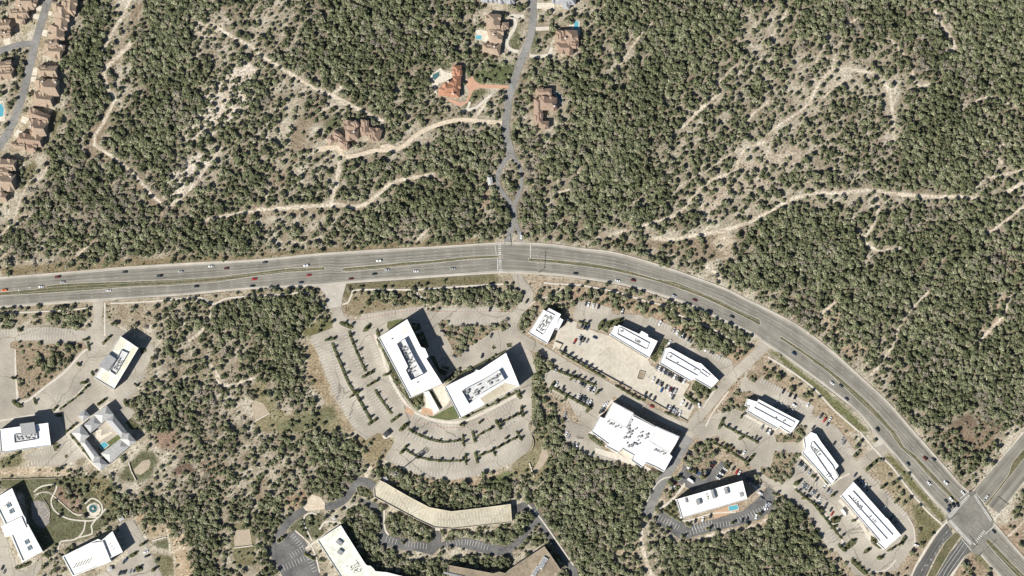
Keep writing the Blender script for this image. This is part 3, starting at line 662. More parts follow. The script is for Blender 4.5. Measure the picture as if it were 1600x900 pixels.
# cross street
def seg_road(Lp,Rp,lvl,mat,name='road'):
    l=smooth_line(Lp,5); c=smooth_line(Rp,5); c=[near(c,p)[1] for p in l]; m=MB(); v=0; zz=LS(lvl)
    for i in range(len(l)-1):
        d=(Vector(l[i+1])-Vector(l[i])).length*S; q=Ws([l[i],l[i+1],c[i+1],c[i]]); uv=[(0.2,v),(0.2,v+d),(0.92,v+d),(0.92,v)]
        if area(q)<0: q=q[::-1]; uv=uv[::-1]
        m.add([(x,y,zz) for x,y in q],[(0,1,2,3)],0,[uv]); v+=d
    fill(hard,l+c[::-1]); struct(m.build(name,MT[mat]))
seg_road([(1519,770),(1600,676),(1660,606)],[(1549,818),(1600,752),(1660,676)],1.5,'highway')
seg_road(P('O',[(1115,570),(1060,640),(990,750),(930,840),(890,930)]),P('O',[(1205,640),(1160,645),(1100,690),(1050,770),(970,930)]),1.5,'fresh_road')
seg_road(P('O',[(1215,660),(1130,770),(1060,890),(1040,930)]),P('O',[(1290,735),(1230,775),(1180,840),(1110,930)]),1.5,'fresh_road')
kerbed('median',P('O',[(1165,628),(1195,632),(1203,655),(1130,760),(1060,880),(1030,930),(980,930),(1055,775),(1105,690)]),'median_grass',h=0.22)
kerbed('median',[(1537.5,790),(1551,774),(1575,742.5),(1582,722),(1600,701),(1630,668),(1640,680),(1600,716),(1580,742),(1560,767),(1543,790)],'median_grass',h=0.22)
sheet('intersection','X',[(1478,806),(1516,768),(1523,768),(1553,815),(1533,868),(1520,864),(1505,840),(1481,818)],2.5,'crossing')
band('path','O',[(1125,555),(1040,650),(970,760),(920,850),(890,930)],4,1.2,'concrete'); band('path','O',[(1320,730),(1280,725),(1235,760),(1190,830),(1140,910)],4,1.2,'concrete')
band('path','O',[(1600,0),(1450,180),(1290,370),(1255,375)],3,1.2,'concrete'); band('path','O',[(1600,310),(1500,430),(1412,555)],3,1.2,'concrete')
# neighbourhood streets
for t,pts,wd,mt in (('A',[(330,-120),(300,0),(262,130),(220,270),(190,400),(165,500),(140,600),(70,790),(0,905),(-60,980)],12,'street'),('A',[(-60,345),(0,320),(100,285),(205,272)],9.5,'street'),
 ('C',[(965,-200),(965,0),(962,150),(945,280),(915,370),(880,450),(840,560),(800,690),(775,780),(762,900)],11.5,'street'),('X',[(792,178),(790,200),(793,220),(799,242)],12,'street'),
 ('X',[(799,240),(787,254),(778,272),(779,290),(790,308),(802,322)],7,'street'),('X',[(799,240),(812,262),(815,285),(810,305),(802,322)],6,'street'),('X',[(802,318),(803,340),(797,362),(793,382)],9,'street'),
 ('X',[(803,338),(806,350),(812,365),(814,382)],7,'street')):
    band('road',t,pts,wd,1,mt)
for t,pts,wd,mt in (('C',[(895,128),(790,125),(828,160),(818,220),(765,305),(762,360),(800,392),(850,405)],5.5,'concrete'),('C',[(985,225),(1090,222)],6,'concrete'),('C',[(935,435),(1000,440),(1090,425),(1110,370)],5,'concrete'),
 ('C',[(990,45),(1130,45)],9,'terrace'),('C',[(640,740),(580,790),(520,840),(450,860)],4,'concrete'),('C',[(470,795),(450,850),(400,880)],4,'concrete'),
 ('G',[(1545,168),(1400,158),(1260,150),(1120,185),(1000,245),(940,300),(870,335),(740,342),(640,370),(560,380)],6.5,'dirt'),('G',[(380,335),(470,325),(520,330),(540,380)],8,'dirt'),('G',[(870,335),(820,320),(780,330)],10,'dirt')):
    band('driveway',t,pts,wd,0.6,mt)
sheet('driveway','C',[(492,592),(450,622),(438,645),(450,690),(468,722),(440,790),(400,802),(310,768),(300,785),(398,836),(455,800),(500,705),(545,688),(775,692),(780,668),(545,656),(505,625)],0.8,'brick_drive')
for pts in ([(600,75),(640,75),(615,120),(590,110)],):
    sheet('driveway','A',[(205,80),(262,95),(250,125),(190,110)],0.7,'terrace'); sheet('driveway','A',[(225,30),(275,45),(266,75),(215,60)],0.7,'terrace')
    sheet('driveway','A',[(205,425),(235,425),(230,470),(195,470)],0.7,'terrace'); sheet('driveway','A',[(195,480),(225,480),(225,510),(190,510)],0.7,'terrace')
    sheet('driveway','A',[(140,725),(185,740),(160,775),(125,760)],0.7,'terrace'); sheet('driveway','A',[(105,810),(145,820),(120,860),(85,850)],0.7,'terrace')
    sheet('driveway','A',[(270,60),(330,75),(320,100),(265,85)],0.7,'terrace'); sheet('driveway','A',[(250,180),(300,190),(290,230),(240,215)],0.7,'terrace'); sheet('driveway','A',[(20,250),(60,235),(70,275),(35,290)],0.7,'terrace')
# ---- car parks
sheet('parking_lot','H',[(580,78),(650,78),(634,205),(650,232),(710,235),(770,265),(840,310),(925,325),(965,370),(965,410),(890,535),(910,545),(850,620),(862,640),(790,700),(770,720),(845,775),(800,830),(760,900),(560,1040),(400,1110),(230,1110),(150,1050),(330,985),(200,985),(-60,900),(-60,265),(105,250),(112,282),(140,280),(145,250),(300,240),(540,268),(572,230),(586,200)],1,'lot')
I_LOT=P('GG',[(395,588),(555,572),(542,640),(530,715),(548,770),(600,800),(655,790),(655,765),(1045,712),(1062,738),(1145,750),(1150,722),(1525,718),(1530,750),(1600,748)])+[(801,520),(822,545),(831,575),(831,650),(825,667),(832,683),(831,694),(827,704),(802,723),(740,744),(707,750),(673,748),(632,734),(600,717),(620,684),(612,680),(590,676),(572,688),(556,675),(525,622),(485,525)]+P('I',[(480,250),(470,130)])
sheet('parking_lot','X',I_LOT,1,'lot')
sheet('driveway','GG',[(380,587),(565,570),(545,640),(532,715),(455,725),(440,690),(440,640)],1.4,'lot_bright')
band('road','X',[(807,424),(812,440),(824,455),(826,466),(817,480),(804,496),(801,514),(811,534),(824,556),(831,585)],15,1.1,'lot')
band('road','X',[(803,522),(830,538),(858,554),(900,580),(945,602),(985,625),(1040,655),(1072,668)],15,1.15,'lot')
sheet('parking_lot','J',[(408,85),(480,83),(625,125),(620,158),(670,168),(720,160),(800,168),(848,193),(870,178),(1002,240),(985,265),(1150,333),(1105,372),(1220,385),(1370,450),(1390,492),(1340,545),(1330,600),(1230,540),(900,330),(640,235),(530,260),(480,255),(430,240),(380,180)],1.05,'lot')
sheet('parking_lot','J',[(185,560),(195,535),(270,500),(290,490),(350,520),(560,622),(620,655),(570,720),(490,880),(440,980),(330,960),(330,780),(380,840),(415,850),(440,820),(395,790),(350,700),(240,640),(215,600)],1.05,'lot')
band('road','X',[(957,612),(946,628),(932,648),(922,665),(908,680),(902,694),(915,702),(938,712),(960,719)],12,1.1,'lot')
sheet('parking_lot','N',[(330,0),(500,-10),(470,40),(560,100),(700,190),(640,192),(500,140),(440,110),(340,50)],1.08,'lot')
band('road','X',[(1205,533),(1192,543),(1175,560),(1150,583),(1130,605),(1105,635),(1082,664),(1074,690)],16,1.1,'lot'); band('road','X',[(1076,682),(1066,700),(1050,726),(1034,752),(1020,780),(1010,806)],16,1.2,'street')
sheet('parking_lot','N',[(1060,240),(1075,190),(1100,250),(1180,290),(1260,230),(1310,180),(1345,215),(1345,240),(1290,290),(1130,365),(1060,330),(1000,300)],1.3,'dark_asphalt')
sheet('parking_lot','N',[(890,560),(930,490),(1068,560),(1082,592),(1250,548),(1440,495),(1520,430),(1600,340),(1640,370),(1640,470),(1560,540),(1400,590),(1250,622),(1110,662),(1060,676)],1.3,'dark_asphalt')
sheet('parking_lot','J',[(1440,590),(1524,592),(1560,560),(1640,605)],1,'lot')
sheet('parking_lot','X',[(1160,596),(1166,580),(1181,599),(1190,590),(1273,635),(1268,645),(1275,652),(1280,648),(1310,670),(1337,705),(1330,712),(1352,735),(1398,783),(1420,806),(1430,828),(1432,848),(1400,892),(1360,896),(1340,886),(1330,872),(1324,862),(1296,860),(1280,835),(1272,820),(1258,798),(1232,780),(1218,770),(1198,758),(1190,750),(1150,700),(1120,680),(1095,690),(1080,676),(1096,660),(1130,640),(1143,638),(1150,615)],1,'lot')
band('road','X',[(1394,698),(1370,706),(1345,725),(1320,738)],14,1.1,'lot'); band('road','X',[(1378,688),(1370,700)],10,1.05,'lot_bright')
band('road','X',[(1310,850),(1322,868),(1336,886),(1348,910)],15,1.05,'lot'); band('road','X',[(1196,757),(1185,762),(1182,770)],10,1.1,'lot')
sheet('parking_lot','L',[(-60,640),(0,620),(40,660),(90,800),(100,862),(150,870),(200,832),(262,800),(262,840),(200,930),(-60,930)],1,'lot')
sheet('parking_lot','L',[(735,580),(770,555),(830,550),(875,620),(1030,930),(540,930),(700,850),(800,770),(780,680)],1,'lot')
band('road','M',[(745,345),(690,312),(640,312),(595,365),(560,415),(500,455),(430,468)],12,1,'dark_asphalt'); band('road','M',[(310,482),(225,540),(160,620),(125,700),(120,790)],12,1,'dark_asphalt')
sheet('parking_lot','M',[(200,630),(245,615),(320,705),(310,740),(360,780),(400,880),(400,930),(180,930),(130,830),(100,800),(110,700),(160,660)],1.2,'dark_asphalt')
sheet('driveway','M',[(295,470),(320,430),(350,390),(400,405),(430,440),(430,482),(370,490),(310,492)],1.3,'dirt')
sheet('parking_lot','M',[(640,410),(760,450),(800,520),(800,600),(830,648),(1000,682),(1100,690),(1100,605),(1155,605),(1155,690),(1310,660),(1490,705),(1600,725),(1600,775),(1480,770),(1250,715),(1150,725),(1100,770),(1010,745),(900,735),(800,712),(765,690),(782,600),(750,500),(660,440)],1.2,'dark_asphalt')
band('road','N',[(20,482),(80,462),(125,475),(165,530),(215,610),(275,700),(355,820),(385,870),(390,940)],11,1.2,'dark_asphalt'); band('road','N',[(165,540),(110,600),(60,670),(0,715),(-60,745)],10,1.22,'dark_asphalt'); band('road','N',[(200,610),(235,650),(260,680)],12,1.24,'dark_asphalt')
# ---- decks of pale concrete walk round the offices, plazas and park paths
for t,pts,wd in (('I',[(740,290),(790,420),(820,520),(880,640),(960,750),(1060,810),(1200,840),(1320,825),(1500,740),(1640,665)],4.2),('I',[(540,102),(575,90),(600,40),(640,12),(1000,12)],2.6),('GG',[(1000,612),(1130,602),(1300,590),(1550,575)],2.6),('I',[(1003,15),(1010,45),(1060,70),(1062,135)],2.2),
 ('GG',[(-60,652),(170,642),(310,630),(400,700),(440,722)],2.4),('H',[(690,97),(900,87),(1100,70),(1250,60),(1330,100),(1420,65),(1600,48)],2.4),('H',[(655,90),(655,300)],2.6),('H',[(0,155),(200,150),(400,140),(560,125)],2.2),
 ('q3',[(400,15),(560,30),(820,40),(1000,70),(1300,130),(1450,180),(1600,215)],2.6),('q4',[(0,215),(80,250),(230,280),(370,330),(450,400),(560,450),(700,500),(1000,640),(1180,760)],2.6),('q3',[(640,60),(540,150),(300,240),(220,310)],1.8),
 ('K',[(0,432),(100,492),(200,560),(300,640),(400,750),(500,840),(570,900)],2.8),('O',[(575,0),(650,90),(700,145),(780,225),(850,320),(930,420),(1000,500),(1095,585)],2.8),
 ('H',[(545,380),(490,430),(400,530),(280,620),(180,700),(110,720)],3.0),('H',[(560,590),(450,700),(340,770)],4.0),('H',[(98,380),(98,500),(110,700)],3.2),('H',[(0,830),(120,810),(230,790)],3),
 ('L',[(210,375),(260,340),(350,330),(345,370),(320,430),(340,490),(420,540),(530,555),(600,545),(660,480)],2.4),('L',[(535,550),(520,620),(470,670),(380,685),(365,730),(340,770)],2.4),('L',[(470,665),(575,635),(570,590),(600,545)],2.4),('L',[(215,395),(260,378),(310,380),(380,440),(470,515),(525,520)],1.6),
 ('L',[(530,450),(575,415),(625,440),(640,480),(620,530),(540,530)],2.4),('L',[(530,280),(545,250)],1.8),
 ('M',[(350,680),(300,570),(310,520),(350,505),(380,515)],2.2),('M',[(245,615),(350,720),(400,880)],2.4),('M',[(310,730),(520,580)],3.4),('M',[(395,610),(440,560),(540,570)],3),('M',[(1100,605),(1150,610)],4),('M',[(800,470),(805,600),(830,645)],3),('N',[(100,455),(170,530),(270,670),(385,835)],2.2),
 ('N',[(925,480),(1000,430),(1050,360),(1080,320)],2.6),('N',[(930,480),(1065,555),(1250,510),(1400,500)],2.4),('N',[(840,440),(900,330),(950,290),(1000,280)],1.8),('N',[(1470,300),(1540,360)],2.6),
 ('q9',[(470,540),(580,640),(760,800),(860,900)],3),('q10',[(0,280),(150,420),(280,570),(360,740),(400,900)],3),('q10',[(0,200),(250,430)],2),('q10',[(330,250),(560,500),(660,640),(680,720)],5),('q9',[(560,180),(700,310),(920,560)],4),('q7',[(500,540),(700,650),(900,740)],4),('q7',[(60,340),(160,200),(180,180)],2.4),('q7',[(20,690),(120,500),(310,250)],2.4),
 ('O',[(640,880),(740,860),(800,800)],2),('q9',[(1180,400),(1040,470),(960,540)],2.6),('q9',[(1330,0),(1290,90),(1200,170)],2),('q10',[(1190,470),(1260,600),(1280,820)],2),('q7',[(-10,460),(60,340)],2),('q13',[(130,480),(300,620),(420,700),(560,790)],2.5),('q13',[(230,330),(370,160)],3.5),('q8',[(560,540),(500,620),(380,740),(230,850)],2.4),
 ('q15',[(680,530),(860,400),(1000,290),(1140,180)],2.6),('q15',[(700,520),(900,760),(1040,900)],3)):
    band('sidewalk',t,pts,wd,1.62,'concrete',block=True)
sheet('plaza','I',[(1060,640),(1170,595),(1215,700),(1190,735),(1100,800),(1010,770),(1060,745)],1.7,'terrace'); sheet('patio','I',[(1040,745),(1110,760),(1105,800),(1030,790)],1.9,'red_patio')
sheet('plaza','L',[(540,470),(560,450),(590,440),(620,455),(630,485),(620,515),(590,530),(555,520)],1.2,'terrace')
sheet('plaza','L',[(195,440),(230,425),(280,440),(310,500),(310,570),(270,600),(230,580),(200,540)],1.0,'flagstone')
sheet('plaza','J',[(290,255),(330,240),(310,330),(250,390)],1.2,'concrete',True); sheet('plaza','q13',[(430,690),(475,660),(570,720),(545,760),(520,755)],1.4,'concrete')
sheet('plaza','N',[(520,100),(640,130),(830,210),(880,235),(870,250),(700,190),(520,130)],1.2,'concrete')
sheet('plaza','q10',[(660,690),(720,640),(830,750),(800,820),(720,800)],1.3,'concrete'); sheet('plaza','I',[(940,740),(990,770),(980,800),(930,770)],2.0,'red_patio')
# ---- planting islands (raised beds with kerbs)
def isl(t, a, b, wd, top='bed'):
    """capsule bed from a to b, width in tile units"""
    k=TILES[t][2]; A_,B_=P(t,[a,b]); kerbed('planting_island',oval(A_,B_,wd/k),top,h=0.32); ISL.append(([A_,B_],wd/k))
def strip_isl(t, pts, wd, top='bed'):
    k=TILES[t][2]; L_,R_=ribbon_poly(P(t,pts),wd/k,5); kerbed('planting_island',L_+R_[::-1],top,h=0.3); ISL.append((P(t,pts),wd/k))
def poly_isl(t, pts, top='bed', name='planting_island'): kerbed(name,P(t,pts),top,h=0.28)
for pts,wd in (([(475,345),(530,480),(580,600),(640,690),(722,838)],20),([(580,272),(620,380),(650,450),(685,525)],17),([(740,635),(790,710),(847,787)],18)): strip_isl('I',pts,wd)
for a,b,wd in (((432,325),(502,315),24),((662,560),(738,520),24),((692,615),(766,575),18),((795,548),(852,528),20),((582,685),(655,640),16),((700,855),(758,815),26),((842,838),(900,792),26),((527,215),(608,250),34),((675,270),(715,230),36),((755,262),(768,302),26),((900,888),(945,845),30),((955,885),(985,900),20),((1395,850),(1400,835),10),((1495,830),(1530,885),16),((1280,845),(1283,868),10),((1298,843),(1300,866),10)): isl('I',a,b,wd)
for pts,wd in (([(292,428),(370,470),(480,518),(620,545),(785,530)],24),([(262,618),(370,680),(500,715),(660,725),(820,715)],22),([(925,490),(1090,405)],20),([(1130,375),(1350,270)],20),([(935,680),(1080,620),(1325,488)],24)): strip_isl('q20',pts,wd)
for a,b,wd in (((212,440),(285,372),36),((212,655),(280,570),34),((888,445),(915,550),34),((1108,335),(1155,430),22),((1345,208),(1362,318),34),((915,632),(935,740),34),((1300,442),(1352,535),28),((1088,635),(1100,675),22),((1188,515),(1225,500),24),((795,475),(810,585),20),((822,650),(830,765),20)): isl('q20',a,b,wd)
poly_isl('I',[(545,100),(560,40),(590,20),(640,15),(1000,15),(1045,80),(1040,108),(880,112),(660,158),(640,186),(590,182),(550,150)],'lawn','planting_bed') if False else None
# beds round the two office blocks
poly_isl('I',[(750,320),(768,300),(965,690),(1050,650),(1050,740),(1010,765),(980,745),(880,620),(835,540),(830,490),(790,400)],'bed','planting_bed')
poly_isl('I',[(820,210),(880,195),(945,192),(830,265),(815,245)],'lawn','planting_bed')
poly_isl('I',[(970,215),(1030,220),(1035,260),(985,275)],'bed','planting_bed'); poly_isl('I',[(995,285),(1045,265),(1085,370),(1040,385)],'bed','planting_bed'); poly_isl('I',[(1080,425),(1115,420),(1150,500),(1200,520),(1190,550),(1150,545)],'bed','planting_bed'); poly_isl('I',[(1155,480),(1200,490),(1215,500),(1200,515),(1170,505)],'bed','planting_bed')
poly_isl('I',[(1135,235),(1150,205),(1190,195),(1210,205),(1200,232),(1320,235),(1500,228),(1545,195),(1582,215),(1572,262),(1475,270),(1450,300),(1420,318),(1300,385),(1285,425),(1250,440),(1215,430),(1232,400),(1190,320),(1150,262)],'mulch_bed','planting_bed')
poly_isl('I',[(1170,570),(1240,520),(1270,505),(1280,520),(1370,480),(1560,380),(1570,395),(1180,600)],'bed','planting_bed'); poly_isl('I',[(1470,365),(1490,355),(1500,380),(1480,390)]); poly_isl('I',[(1560,345),(1600,340),(1600,370),(1570,375)])
poly_isl('I',[(1060,790),(1105,800),(1215,740),(1240,735),(1275,812),(1330,805),(1200,830),(1090,812)],'lawn','planting_bed'); poly_isl('I',[(1275,812),(1420,745),(1640,630),(1640,655),(1480,735),(1310,815)],'bed','planting_bed')
poly_isl('I',[(1080,640),(1100,640),(1165,745),(1150,755)],'bed','planting_bed')
isl('J',(35,650),(55,690),36,'lawn')
# western campus
poly_isl('H',[(62,340),(90,330),(265,328),(270,350),(520,335),(548,378),(510,392),(440,480),(300,600),(180,690),(120,705),(105,600),(96,385),(60,378)],'natural','planting_bed')
for a,b,wd in (((78,708),(135,745),34),((68,563),(105,565),18),((210,690),(225,730),18),((478,470),(505,490),22),((545,340),(560,390),18),((515,325),(560,320),20),((110,258),(140,268),26),((330,770),(360,735),22),((500,595),(555,585),22),((605,735),(660,695),24),((840,600),(865,615),16),((775,700),(800,745),30),((570,520),(585,550),20)): isl('H',a,b,wd)
strip_isl('H',[(560,600),(480,680),(370,760)],16); poly_isl('H',[(655,320),(700,295),(740,320),(690,390),(655,440),(620,470),(600,450)],'bed','planting_bed') if False else None
poly_isl('H',[(870,375),(915,370),(920,395),(880,425)]); strip_isl('H',[(640,350),(690,300)],18)
poly_isl('q15',[(545,610),(600,600),(625,650),(600,700),(565,705),(550,660)]); poly_isl('q15',[(660,745),(725,740),(690,785)]); poly_isl('q15',[(560,330),(600,350),(660,345),(650,300),(600,300)]); strip_isl('q15',[(730,520),(830,640),(960,800)],16); strip_isl('q15',[(680,510),(780,420)],16); poly_isl('q15',[(1300,400),(1360,350),(1460,430),(1440,480),(1360,480)])
# retail quarter
for t,a,b,wd in (('q3',(830,500),(960,540),40),('q3',(1085,600),(1150,480),80),('J',(575,235),(700,200),50),('q5',(600,80),(1160,410),34),('q5',(480,280),(1050,500),40),('q5',(725,430),(800,370),40),('q5',(1050,610),(1090,560),44),('q5',(470,560),(530,450),50),('q5',(510,530),(990,790),40),('q5',(655,680),(690,610),40),('q5',(930,830),(1010,740),50),('q5',(1280,490),(1600,680),34),('q6',(0,670),(60,690),20),('q6',(300,830),(480,900),20),
 ('q6',(560,620),(720,730),60),('q7',(185,720),(250,580),50),('q7',(250,680),(680,896),34),('q7',(430,860),(510,800),50),('q7',(450,590),(480,540),30),('q8',(1100,80),(1140,40),40),('q8',(1150,150),(1340,260),36),('q8',(1320,280),(1430,160),50),('q8',(900,10),(1150,130),30),('q8',(760,450),(840,430),36),('q8',(1060,290),(1110,330),40),
 ('q9',(480,540),(570,490),70),('q9',(500,600),(860,880),34),('q9',(940,690),(990,650),40),('q9',(700,430),(760,440),44),('q9',(210,650),(300,670),40),('q9',(1590,570),(1570,590),30),('q10',(0,290),(360,740),30),('q10',(220,510),(350,480),100),('q10',(490,510),(545,500),44),('q10',(850,100),(910,60),36),('q10',(1020,290),(1060,240),40),('q10',(400,860),(540,740),90),('q10',(220,600),(300,570),50),('q10',(1110,800),(1160,700),60),('q10',(930,890),(1120,780),24),('O',(205,420),(250,400),18),
 ('O',(440,705),(490,745),30),('O',(520,795),(620,890),40),('O',(600,755),(640,725),30),('O',(678,790),(720,780),36),('O',(610,240),(690,170),30),('O',(705,350),(740,330),22),('N',(940,490),(1060,560),16),('N',(1080,570),(1120,590),26),('N',(1215,605),(1245,600),20),('N',(1365,570),(1385,565),24),('N',(960,600),(1000,605),20),('N',(1060,640),(1080,670),30),('N',(1540,510),(1555,520),20),('N',(1010,290),(1060,285),36),('N',(1180,290),(1220,280),26),
 ('N',(480,20),(570,85),34),('M',(130,690),(180,650),34),('M',(300,760),(370,800),20),('M',(905,680),(930,700),14),('L',(350,100),(365,90),34),('L',(875,710),(910,690),22),('L',(810,780),(860,750),30),('L',(100,850),(190,820),30),('L',(945,870),(975,850),30),('L',(850,860),(880,850),50),('L',(95,680),(140,800),20)):
    isl(t,a,b,wd)
poly_isl('N',[(1075,205),(1090,170),(1130,110),(1165,100),(1200,110),(1260,150),(1270,180),(1240,205),(1180,290),(1150,230),(1110,225)],'mulch_bed','planting_bed')
poly_isl('M',[(625,350),(645,332),(690,345),(720,360),(735,400),(690,410),(640,400)],'bed','planting_bed')
poly_isl('N',[(100,640),(150,620),(170,610),(215,640),(200,680),(140,695),(105,680)],'bed','planting_bed')
poly_isl('M',[(1180,665),(1310,655),(1280,670),(1190,690)],'bed','planting_bed') if False else None
poly_isl('q6',[(640,500),(720,390),(900,500),(940,540),(850,640),(640,560)],'bed','planting_bed'); poly_isl('q9',[(740,330),(790,330),(930,500),(930,545),(880,520)],'bed','planting_bed'); poly_isl('q9',[(180,330),(240,120),(580,150),(490,250),(500,290),(440,430),(350,530),(310,520),(150,460),(60,360),(60,310)],'mulch_bed','planting_bed')
poly_isl('q7',[(310,320),(400,220),(480,260),(560,240),(660,300),(670,350),(540,340),(520,430),(500,520),(370,470),(230,520),(160,470)],'mulch_bed','planting_bed'); poly_isl('q7',[(520,70),(540,0),(740,0),(740,60),(650,130),(560,125)],'mulch_bed','planting_bed'); poly_isl('q7',[(870,790),(1090,790),(1200,660),(1290,700),(1220,850),(1160,896),(900,896)],'mulch_bed','planting_bed')
poly_isl('q10',[(720,690),(830,740),(820,800),(880,870),(820,860),(720,790)],'bed','planting_bed'); poly_isl('J',[(570,215),(610,240),(600,290),(540,250)],'bed','planting_bed'); poly_isl('J',[(860,440),(900,380),(945,310),(990,330),(960,360),(900,470)],'bed','planting_bed')

# ---- painted stalls: white dividers along a row
st=MB()
def stalls(t, a, b, depth, pitch=4.5):
    """dividers from a to b (tile units), depth px to the right of a->b when positive"""
    A_,B_=[Vector(p) for p in P(t,[a,b])]; d=(B_-A_); L_=d.length; d/=L_; n=Vector((-d.y,d.x))*depth; k=int(L_/pitch)
    for i in range(k+1):
        p=A_+d*(L_*i/max(1,k)); q=p+n; p1,q1=Vector(W(p)),Vector(W(q)); e=(q1-p1).normalized(); nn=Vector((-e.y,e.x))*0.11
        st.add([(*x,LV(1.5)) for x in (p1-nn,q1-nn,q1+nn,p1+nn)],[(0,1,2,3)])
def stalls_arc(t, pts, depth, pitch=4.5):
    q=smooth_line(P(t,pts),pitch)
    for i in range(len(q)-1):
        a=Vector(q[i]); d=(Vector(q[i+1])-a)
        if d.length<1: continue
        d.normalize(); b=a+Vector((-d.y,d.x))*depth; p1,q1=Vector(W(a)),Vector(W(b)); e=(q1-p1).normalized(); nn=Vector((-e.y,e.x))*0.11
        st.add([(*x,LV(1.5)) for x in (p1-nn,q1-nn,q1+nn,p1+nn)],[(0,1,2,3)])
for t,pts,dp in (('I',[(355,350),(500,690),(620,890)],-9),('I',[(465,350),(575,600),(650,720),(715,840)],8),('I',[(488,345),(590,590),(660,690),(735,830)],-8),('I',[(570,280),(610,380),(675,525)],8),('I',[(592,275),(630,380),(695,515)],-8),('I',[(720,280),(760,400),(820,525)],8),
 ('I',[(730,640),(780,715),(838,790)],8),('I',[(752,628),(800,705),(858,780)],-8),('I',[(850,570),(900,650),(950,740)],8),('I',[(655,188),(760,155),(900,135),(1045,120)],8),('I',[(1150,122),(1525,120)],9),('I',[(1200,230),(1540,222)],-8),
 ('q20',[(340,280),(440,330),(550,370),(640,380),(760,380)],9),('q20',[(820,370),(950,330),(1060,280)],9),('q20',[(1080,240),(1180,190),(1290,120)],9),('q20',[(300,415),(380,455),(490,505),(620,532),(780,517)],-8),('q20',[(290,440),(370,485),(480,532),(620,558),(785,543)],8),
 ('q20',[(275,605),(380,668),(500,702),(660,712),(815,702)],-8),('q20',[(265,632),(370,695),(500,728),(660,738),(820,728)],9),('q20',[(930,480),(1080,400)],-8),('q20',[(940,500),(1095,420)],8),('q20',[(1135,365),(1340,262)],-8),('q20',[(1150,388),(1355,285)],8),
 ('q20',[(945,665),(1080,605),(1300,485)],-8),('q20',[(950,695),(1085,640),(1320,510)],8),('q20',[(950,850),(1150,760),(1390,630)],-9),('q20',[(130,730),(300,810),(500,870),(700,885),(900,850)],-9),
 ('H',[(10,262),(300,245),(540,270)],9),('H',[(130,325),(500,325)],-8),('H',[(500,420),(380,540),(210,660)],8),('H',[(640,330),(590,430)],8),('H',[(470,700),(380,740)],8),('H',[(880,560),(800,690)],8),('q15',[(320,670),(540,650)],9),('q15',[(270,870),(560,830)],-9),('q15',[(750,540),(900,730)],9),('q15',[(590,110),(760,160)],8),('q14',[(480,230),(460,400)],-8),('q14',[(400,500),(350,620)],8),
 ('J',[(420,95),(620,135)],9),('J',[(870,185),(1000,240)],9),('q4',[(400,570),(650,720)],9),('q6',[(870,50),(1130,200)],9),('q5',[(590,270),(740,360)],9),('q5',[(850,420),(1080,540)],9),('q5',[(560,530),(980,760)],-9),('q5',[(520,560),(930,810)],9),('q6',[(180,300),(560,490)],9),('q6',[(150,440),(460,600)],9),('q6',[(300,770),(520,890)],-9),('q6',[(500,720),(640,800)],8),
 ('q7',[(740,80),(1380,440)],9),('q7',[(900,330),(1230,560)],-7),('q7',[(500,560),(870,760)],9),('q7',[(270,690),(560,860)],-8),('q7',[(1430,560),(1600,660)],9),('q9',[(540,250),(960,640)],9),('q9',[(560,530),(880,840)],-9),('q9',[(300,700),(640,880)],8),('q9',[(1060,0),(1240,130)],9),('q9',[(1440,390),(1600,510)],9),('q10',[(830,0),(1200,430)],9),('q10',[(440,400),(660,640)],9),('q10',[(540,30),(1120,600)],-8),('q10',[(50,600),(130,820)],-9),('q10',[(230,620),(340,800)],9),
 ('N',[(910,510),(1065,590)],9),('N',[(1120,580),(1260,545)],9),('N',[(1100,650),(1250,610),(1400,580)],-9),('N',[(1420,570),(1590,490)],-9),('N',[(1240,200),(1180,285)],-8),('N',[(1350,225),(1290,295)],8),('M',[(820,650),(900,675)],9),('M',[(940,680),(1085,700)],9),('M',[(1190,690),(1310,670),(1470,710)],9),('M',[(240,635),(310,720)],8),('M',[(210,760),(300,700)],8),('M',[(150,840),(330,760)],9),('M',[(340,770),(390,880)],8),('L',[(420,20),(520,140)],9),('L',[(200,115),(315,100)],9),('N',[(540,110),(640,180)],9)):
    stalls_arc(t,pts,dp)
struct(st.build('stall_marking',MT['stall_paint']))
rl=MB()     # red fire-lane lines
for t,pts in (('I',[(545,150),(600,195),(660,195),(900,150),(1050,130)]),('I',[(1100,145),(1300,150),(1590,148)]),('I',[(700,270),(820,420),(860,560)]),('I',[(930,780),(1060,850),(1300,870),(1500,790)])):
    q=smooth_line(P(t,pts),5)
    for i in range(len(q)-1):
        p1,q1=Vector(W(q[i])),Vector(W(q[i+1])); e=(q1-p1).normalized(); nn=Vector((-e.y,e.x))*0.12; rl.add([(*x,LV(1.53)) for x in (p1-nn,q1-nn,q1+nn,p1+nn)],[(0,1,2,3)])
struct(rl.build('fire_lane_marking',MT['red_paint']))

